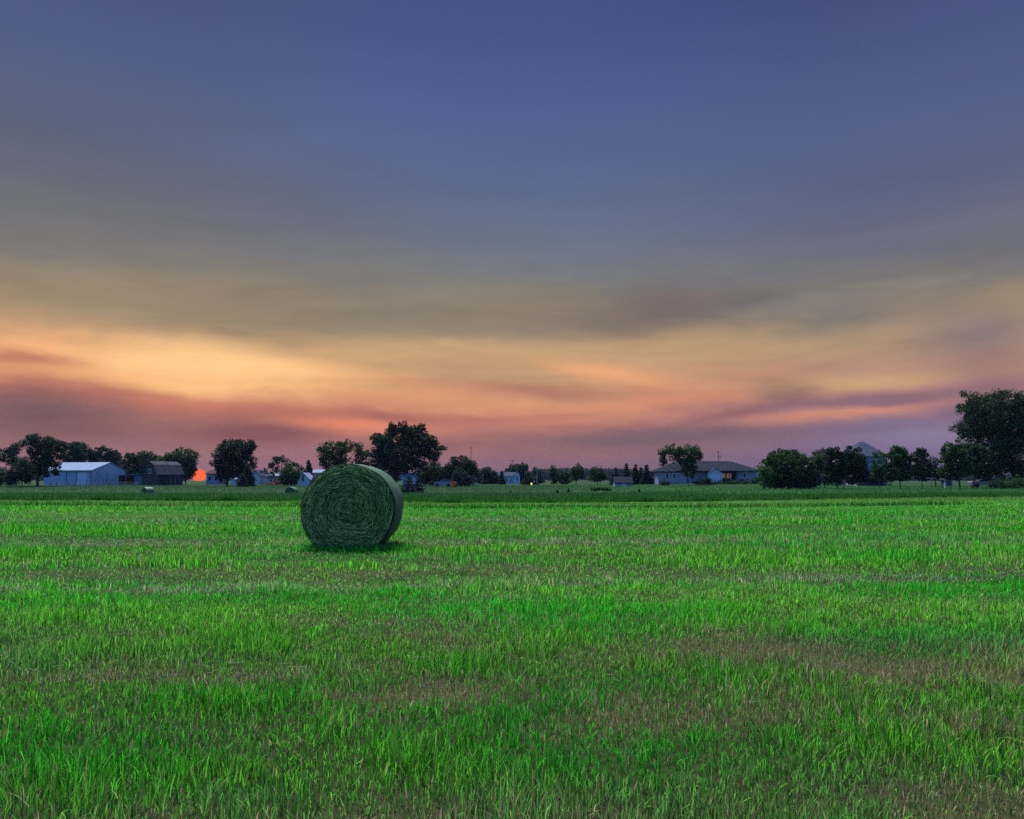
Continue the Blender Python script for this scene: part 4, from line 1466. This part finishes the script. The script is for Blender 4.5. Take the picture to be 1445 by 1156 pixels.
z0 = ghs(x0 + 10, Y)
root = empty('ranch_house', (x0, Y, z0), 0, 'long low ranch house with dark hip roofs, bright bay and shadowed porch', 'house')
ze = at(950, 666.3, Y).z - z0
zt = at(950, 652.5, Y).z - z0
L1 = lx(975)
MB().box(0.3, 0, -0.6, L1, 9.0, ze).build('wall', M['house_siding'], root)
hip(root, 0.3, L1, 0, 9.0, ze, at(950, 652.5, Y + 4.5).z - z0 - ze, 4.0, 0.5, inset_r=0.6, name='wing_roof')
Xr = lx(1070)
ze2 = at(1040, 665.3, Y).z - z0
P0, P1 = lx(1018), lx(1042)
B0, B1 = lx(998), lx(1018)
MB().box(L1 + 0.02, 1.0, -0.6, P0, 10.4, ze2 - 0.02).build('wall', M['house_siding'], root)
MB().box(P0 + 0.01, 2.6, -0.3, P1 - 0.01, 10.4, ze2 - 0.02).build('porch_back_wall', M['shade_black'], root)  # porch shade is put into this wall's colour
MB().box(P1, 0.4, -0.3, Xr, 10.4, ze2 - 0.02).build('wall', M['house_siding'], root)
hip(root, L1 - 2.5, Xr, 0.0, 10.4, ze2, at(1010, 650.8, Y + 5.2).z - z0 - ze2, 1.8, 0.55, inset_r=4.2)
# bright gabled bay
zb = ze2 - 0.35
MB().extrude([(B0, -0.9, -0.5), (B1, -0.9, -0.5), (B1, -0.9, zb), ((B0 + B1) / 2, -0.9, zb + 0.9), (B0, -0.9, zb)], (0, 1.85, 0)).build('bay_wall', M['white_siding'], root)
for s in (0, 1):
    u0, u1 = (B0 - 0.2, (B0 + B1) / 2) if s == 0 else (B1 + 0.2, (B0 + B1) / 2)
    MB().extrude([(u0, -1.05, zb - 0.12), (u1, -1.05, zb + 0.94), (u1, -1.05, zb + 1.04), (u0, -1.05, zb - 0.02)], (0, 2.0, 0)).build('bay_roof', M['blue_shingle'], root)
MB().box(B0 + 0.5, -0.95, -0.2, B1 - 0.5, -0.904, zb - 0.4).build('garage_door', M['trim'], root)
for u in (0.05, 0.5, 0.92):
    xx = P0 + (P1 - P0) * u
    MB().box(xx, 0.35, 0.2, xx + 0.14, 0.49, ze2 - 0.04).build('porch_post', M['dark_trim'], root)
for u0, u1 in ((0.2, 0.42), (0.52, 0.8)):
    window(root, P0 + (P1 - P0) * u0, ze2 - 1.3, P0 + (P1 - P0) * u1, ze2 - 0.45, 'front', 2.6, 'lit', 'porch_window')
MB().box(P0 + 0.1, 0.3, -0.3, P1 - 0.1, 2.58, 0.22).build('porch_floor', M['dark_trim'], root)
for p0, p1 in ((940, 943), (950, 953.5), (957, 959)):
    window(root, lx(p0), ze - 1.25, lx(p1), ze - 0.35)
window(root, lx(1050), ze2 - 1.2, lx(1053.5), ze2 - 0.4, 'front', 0.4)
MB().box(Xr - 0.22, 0.32, -0.3, Xr + 0.02, 0.396, ze2 - 0.05).build('corner_board', M['trim'], root)
zr = at(1024, 651, Y + 5).z - z0
am = MB()
am.tube([(lx(1024.5), 5.6, zr - 0.9), (lx(1024.5), 5.6, zr + 2.2)], 0.07, 6)
am.tube([(lx(1022.5), 5.6, zr + 1.9), (lx(1026.5), 5.6, zr + 1.9)], 0.04, 5)
am.tube([(lx(1024.5), 5.6, zr + 1.0), (lx(1027.5), 5.6, zr + 0.9)], 0.05, 5)
am.tube([(lx(1027.3), 5.6, zr + 0.6), (lx(1027.3), 5.6, zr + 1.25)], 0.06, 5)
am.build('roof_antenna', M['dark_pole'], root)

# far hip-roofed house at the right
Y = 150
x0 = at(1209, 680, Y).x
z0 = ghs(x0, Y)
A = at(1256, 680, Y).x - x0
root = empty('hip_roofed_house', (x0, Y, z0), 0, 'tall house with a blue grey hip roof rising behind the right row of trees', 'house')
ze = at(1230, 645, Y).z - z0
MB().box(0.5, 0.5, -0.3, A - 0.5, 8.5, ze).build('wall', M['house_siding'], root)
hip(root, 0.5, A - 0.5, 0.5, 8.5, ze, at(1230, 623.5, Y + 4).z - z0 - ze, 2.1, 0.5, 'blue_shingle')
window(root, A * 0.2, ze - 1.6, A * 0.34, ze - 0.5, 'front', 0.5)
window(root, A * 0.6, ze - 1.6, A * 0.74, ze - 0.5, 'front', 0.5)


# ------------------------------------------------------------------ small things
def car(label, px, Y, length, rz, mat):
    p = at(px, 680, Y)
    z = ghs(p.x, Y)
    root = empty('parked_car', (p.x, Y, z), R(rz), label, 'car', 'cars parked in the yards')
    k = length / 4.4
    h = [(-2.2, 0.35), (-2.2, 0.85), (-2.0, 0.95), (-1.1, 1.0), (1.75, 1.0), (2.15, 0.85), (2.2, 0.4)]
    m = MB()
    m.extrude([(x * k, -0.85, z_) for x, z_ in h], (0, 1.7, 0))
    m.build('body', mat, root)
    c = MB()
    c.extrude([(-1.05 * k, -0.72, 1.0), (-0.35 * k, -0.66, 1.45), (1.0 * k, -0.66, 1.45), (1.6 * k, -0.72, 1.0)], (0, 1.38, 0))
    c.build('cabin', M['glass'], root)
    MB().box(-0.35 * k, -0.64, 1.452, 1.0 * k, 0.64, 1.50).build('roof_panel', mat, root)
    for x in (-1.35, 1.35):
        for y in (-0.80, 0.80):
            th = np.linspace(0, 2 * math.pi, 18, endpoint=False)
            w = MB()
            w.extrude([(x * k + 0.33 * math.cos(q), y - 0.1, 0.33 + 0.33 * math.sin(q)) for q in th], (0, 0.2, 0))
            w.build('wheel', M['tyre'], root)
    return root


car('low silver blue car parked under the domed dark tree', 625, 162, 3.6, 6, M['silver'])
car('silver car parked in shade under the huge right tree', 1388, 128, 4.3, -8, M['silver'])

# play hut under the fresh green tree
Y = 116
p = at(1333, 680, Y)
z0 = ghs(p.x, Y)
root = empty('playhouse', (p.x, Y, z0), 0, 'small bluish wooden playhouse on the lawn under the fresh green rounded tree', 'playhouse')
MB().box(0.12, 0.05, 0.35, 1.1, 1.0, 1.15).build('wall', M['lean_wall'], root)
for x in (0.0, 1.1):
    MB().box(x, -0.02, -0.1, x + 0.1, 0.08, 1.3).build('post', M['trim'], root)
    MB().box(x, 0.95, -0.1, x + 0.1, 1.05, 1.3).build('post', M['lean_wall'], root)
MB().extrude([(-0.15, -0.2, 1.28), (0.6, -0.2, 1.75), (1.35, -0.2, 1.28)], (0, 1.4, 0)).build('roof', M['blue_shingle'], root)
MB().box(0.45, 0.0, 0.55, 0.75, 0.046, 0.95).build('window', M['glass'], root)

# clothesline post
Y = 112
p = at(1314, 680, Y)
root = empty('clothesline_post', (p.x, Y, ghs(p.x, Y)), 0, 'pale T shaped clothesline post on the right lawn', 'post')
MB().tube([(0, 0, -0.1), (0, 0, 1.42)], 0.055, 8).build('upright', M['pole'], root)
MB().tube([(-0.65, 0, 1.45), (0.75, 0, 1.45)], 0.045, 8).build('crossbar', M['pole'], root)

# utility pole
Y = 215
p = at(758, 680, Y)
z0 = ghs(p.x, Y)
root = empty('utility_pole', (p.x, Y, z0), 0, 'thin pale utility pole right of the far white farmhouse', 'utility pole')
H = at(758, 661, Y).z - z0
MB().tube([(0, 0, -0.2), (0, 0, H)], [0.17, 0.12], 8).build('pole', M['pole'], root)
MB().box(-0.9, -0.06, H - 0.6, 0.9, 0.06, H - 0.48).build('crossarm', M['pole'], root)

# lit yard lamp
Y = 178
p = at(750, 680, Y)
z0 = ghs(p.x, Y)
root = empty('yard_lamp', (p.x, Y, z0), 0, 'small lit yellow yard lamp before the black green tree', 'lamp')
H = at(750, 683, Y).z - z0
MB().tube([(0, 0, -0.1), (0, 0, max(0.3, H - 0.2))], 0.05, 6).build('post', M['dark_trim'], root)
m = MB()
m.tube([(0, 0, H - 0.22), (0, 0, H - 0.1), (0, 0, H + 0.1), (0, 0, H + 0.22)], [0.08, 0.18, 0.18, 0.08], 8)
m.build('lamp_globe', M['lamp'], root)

# radio mast far behind the domed tree
Y = 420
p = at(664.5, 680, Y)
root = empty('radio_mast', (p.x, Y, 0), 0, 'faint thin radio mast against the sunset sky above the domed tree', 'mast')
H = at(664, 631, Y).z
m = MB()
for a in range(3):
    q = 2 * math.pi * a / 3
    m.tube([(0.35 * math.cos(q), 0.35 * math.sin(q), 0), (0.2 * math.cos(q), 0.2 * math.sin(q), H)], 0.055, 5)
zz = 0.0
while zz < H - 1:
    for a in range(3):
        q0, q1 = 2 * math.pi * a / 3, 2 * math.pi * (a + 1) / 3
        r0, r1 = 0.35 - 0.15 * zz / H, 0.35 - 0.15 * (zz + 1) / H
        m.tube([(r0 * math.cos(q0), r0 * math.sin(q0), zz), (r1 * math.cos(q1), r1 * math.sin(q1), zz + 1)], 0.03, 4)
    zz += 1.0
m.build('lattice', M['dark_pole'], root)
MB().box(-0.9, -0.08, H - 0.5, 0.9, 0.08, H - 0.3).build('antenna_bar', M['dark_pole'], root)
# roof aerial over the far farmhouse
Y = 240
p = at(723, 680, Y)
root = empty('television_aerial', (p.x, Y + 2, 0), 0, 'small faint aerial on a pole above the far white farmhouse', 'aerial')
H = at(723, 649, Y).z
MB().tube([(0, 0, 0), (0, 0, H)], 0.06, 5).build('mast', M['dark_pole'], root)
MB().box(-0.8, -0.03, H - 0.2, 0.9, 0.03, H - 0.1).box(-0.4, -0.03, H - 0.65, 0.5, 0.03, H - 0.56).build('aerial_bars', M['dark_pole'], root)

# wire fence before the white barn
Y = 172
pa, pb = at(72, 680, Y), at(196, 680, Y)
root = empty('wire_fence', ((pa.x + pb.x) / 2, Y, ghs(pa.x, Y)), 0, 'low wire fence on thin pale posts before the white barn', 'fence')
nP = 16
half = (pb.x - pa.x) / 2
for i in range(nP):
    x = -half + 2 * half * i / (nP - 1)
    hgt = 0.85 + 0.15 * random.random()
    MB().tube([(x, 0, -0.2), (x + random.uniform(-0.03, 0.03), 0, hgt)], 0.06, 6).build('post', M['pole'], root)
w = MB()
for z in (0.3, 0.55, 0.78):
    w.tube([(-half, 0, z), (half, 0, z)], 0.012, 4)
w.build('wire', M['dark_trim'], root)

# ------------------------------------------------------------------ setting sun
D = 4000.0
x, y, z = ray(281, 671.0)
k = D / math.sqrt(x * x + y * y + z * z)
c = Vector((x * k, y * k, EYE + z * k))
m = MB()
rad = D * 8.2 / F
nu, nv = 32, 16
for j in range(nv + 1):
    ph = math.pi * j / nv - math.pi / 2
    for i in range(nu):
        th = 2 * math.pi * i / nu
        m.v.append((rad * math.cos(ph) * math.cos(th), rad * math.cos(ph) * math.sin(th), rad * math.sin(ph)))
for j in range(nv):
    for i in range(nu):
        m.f.append([j * nu + i, j * nu + (i + 1) % nu, (j + 1) * nu + (i + 1) % nu, (j + 1) * nu + i])
o = m.build('setting_sun', M['sun'], None, True, c)
tag(o, 'small blazing orange sun touching the horizon between the gambrel barn and the square crowned tree', 'sun')

# ------------------------------------------------------------------ evening haze
HAZE = 0.00007
hm, nt, N, L = nodes_of('evening_air')
out = N.new('ShaderNodeOutputMaterial')
pv = N.new('ShaderNodeVolumePrincipled')
pv.inputs['Color'].default_value = (0.25, 0.36, 0.70, 1)
pv.inputs['Density'].default_value = HAZE
L.new(pv.outputs['Volume'], out.inputs['Volume'])
o = MB().box(-1040, -1040, -3.0, 1040, 1040, 21.0).build('haze', hm)
tag(o, 'thin bluish evening haze lying over the fields', 'haze', None, 'stuff')
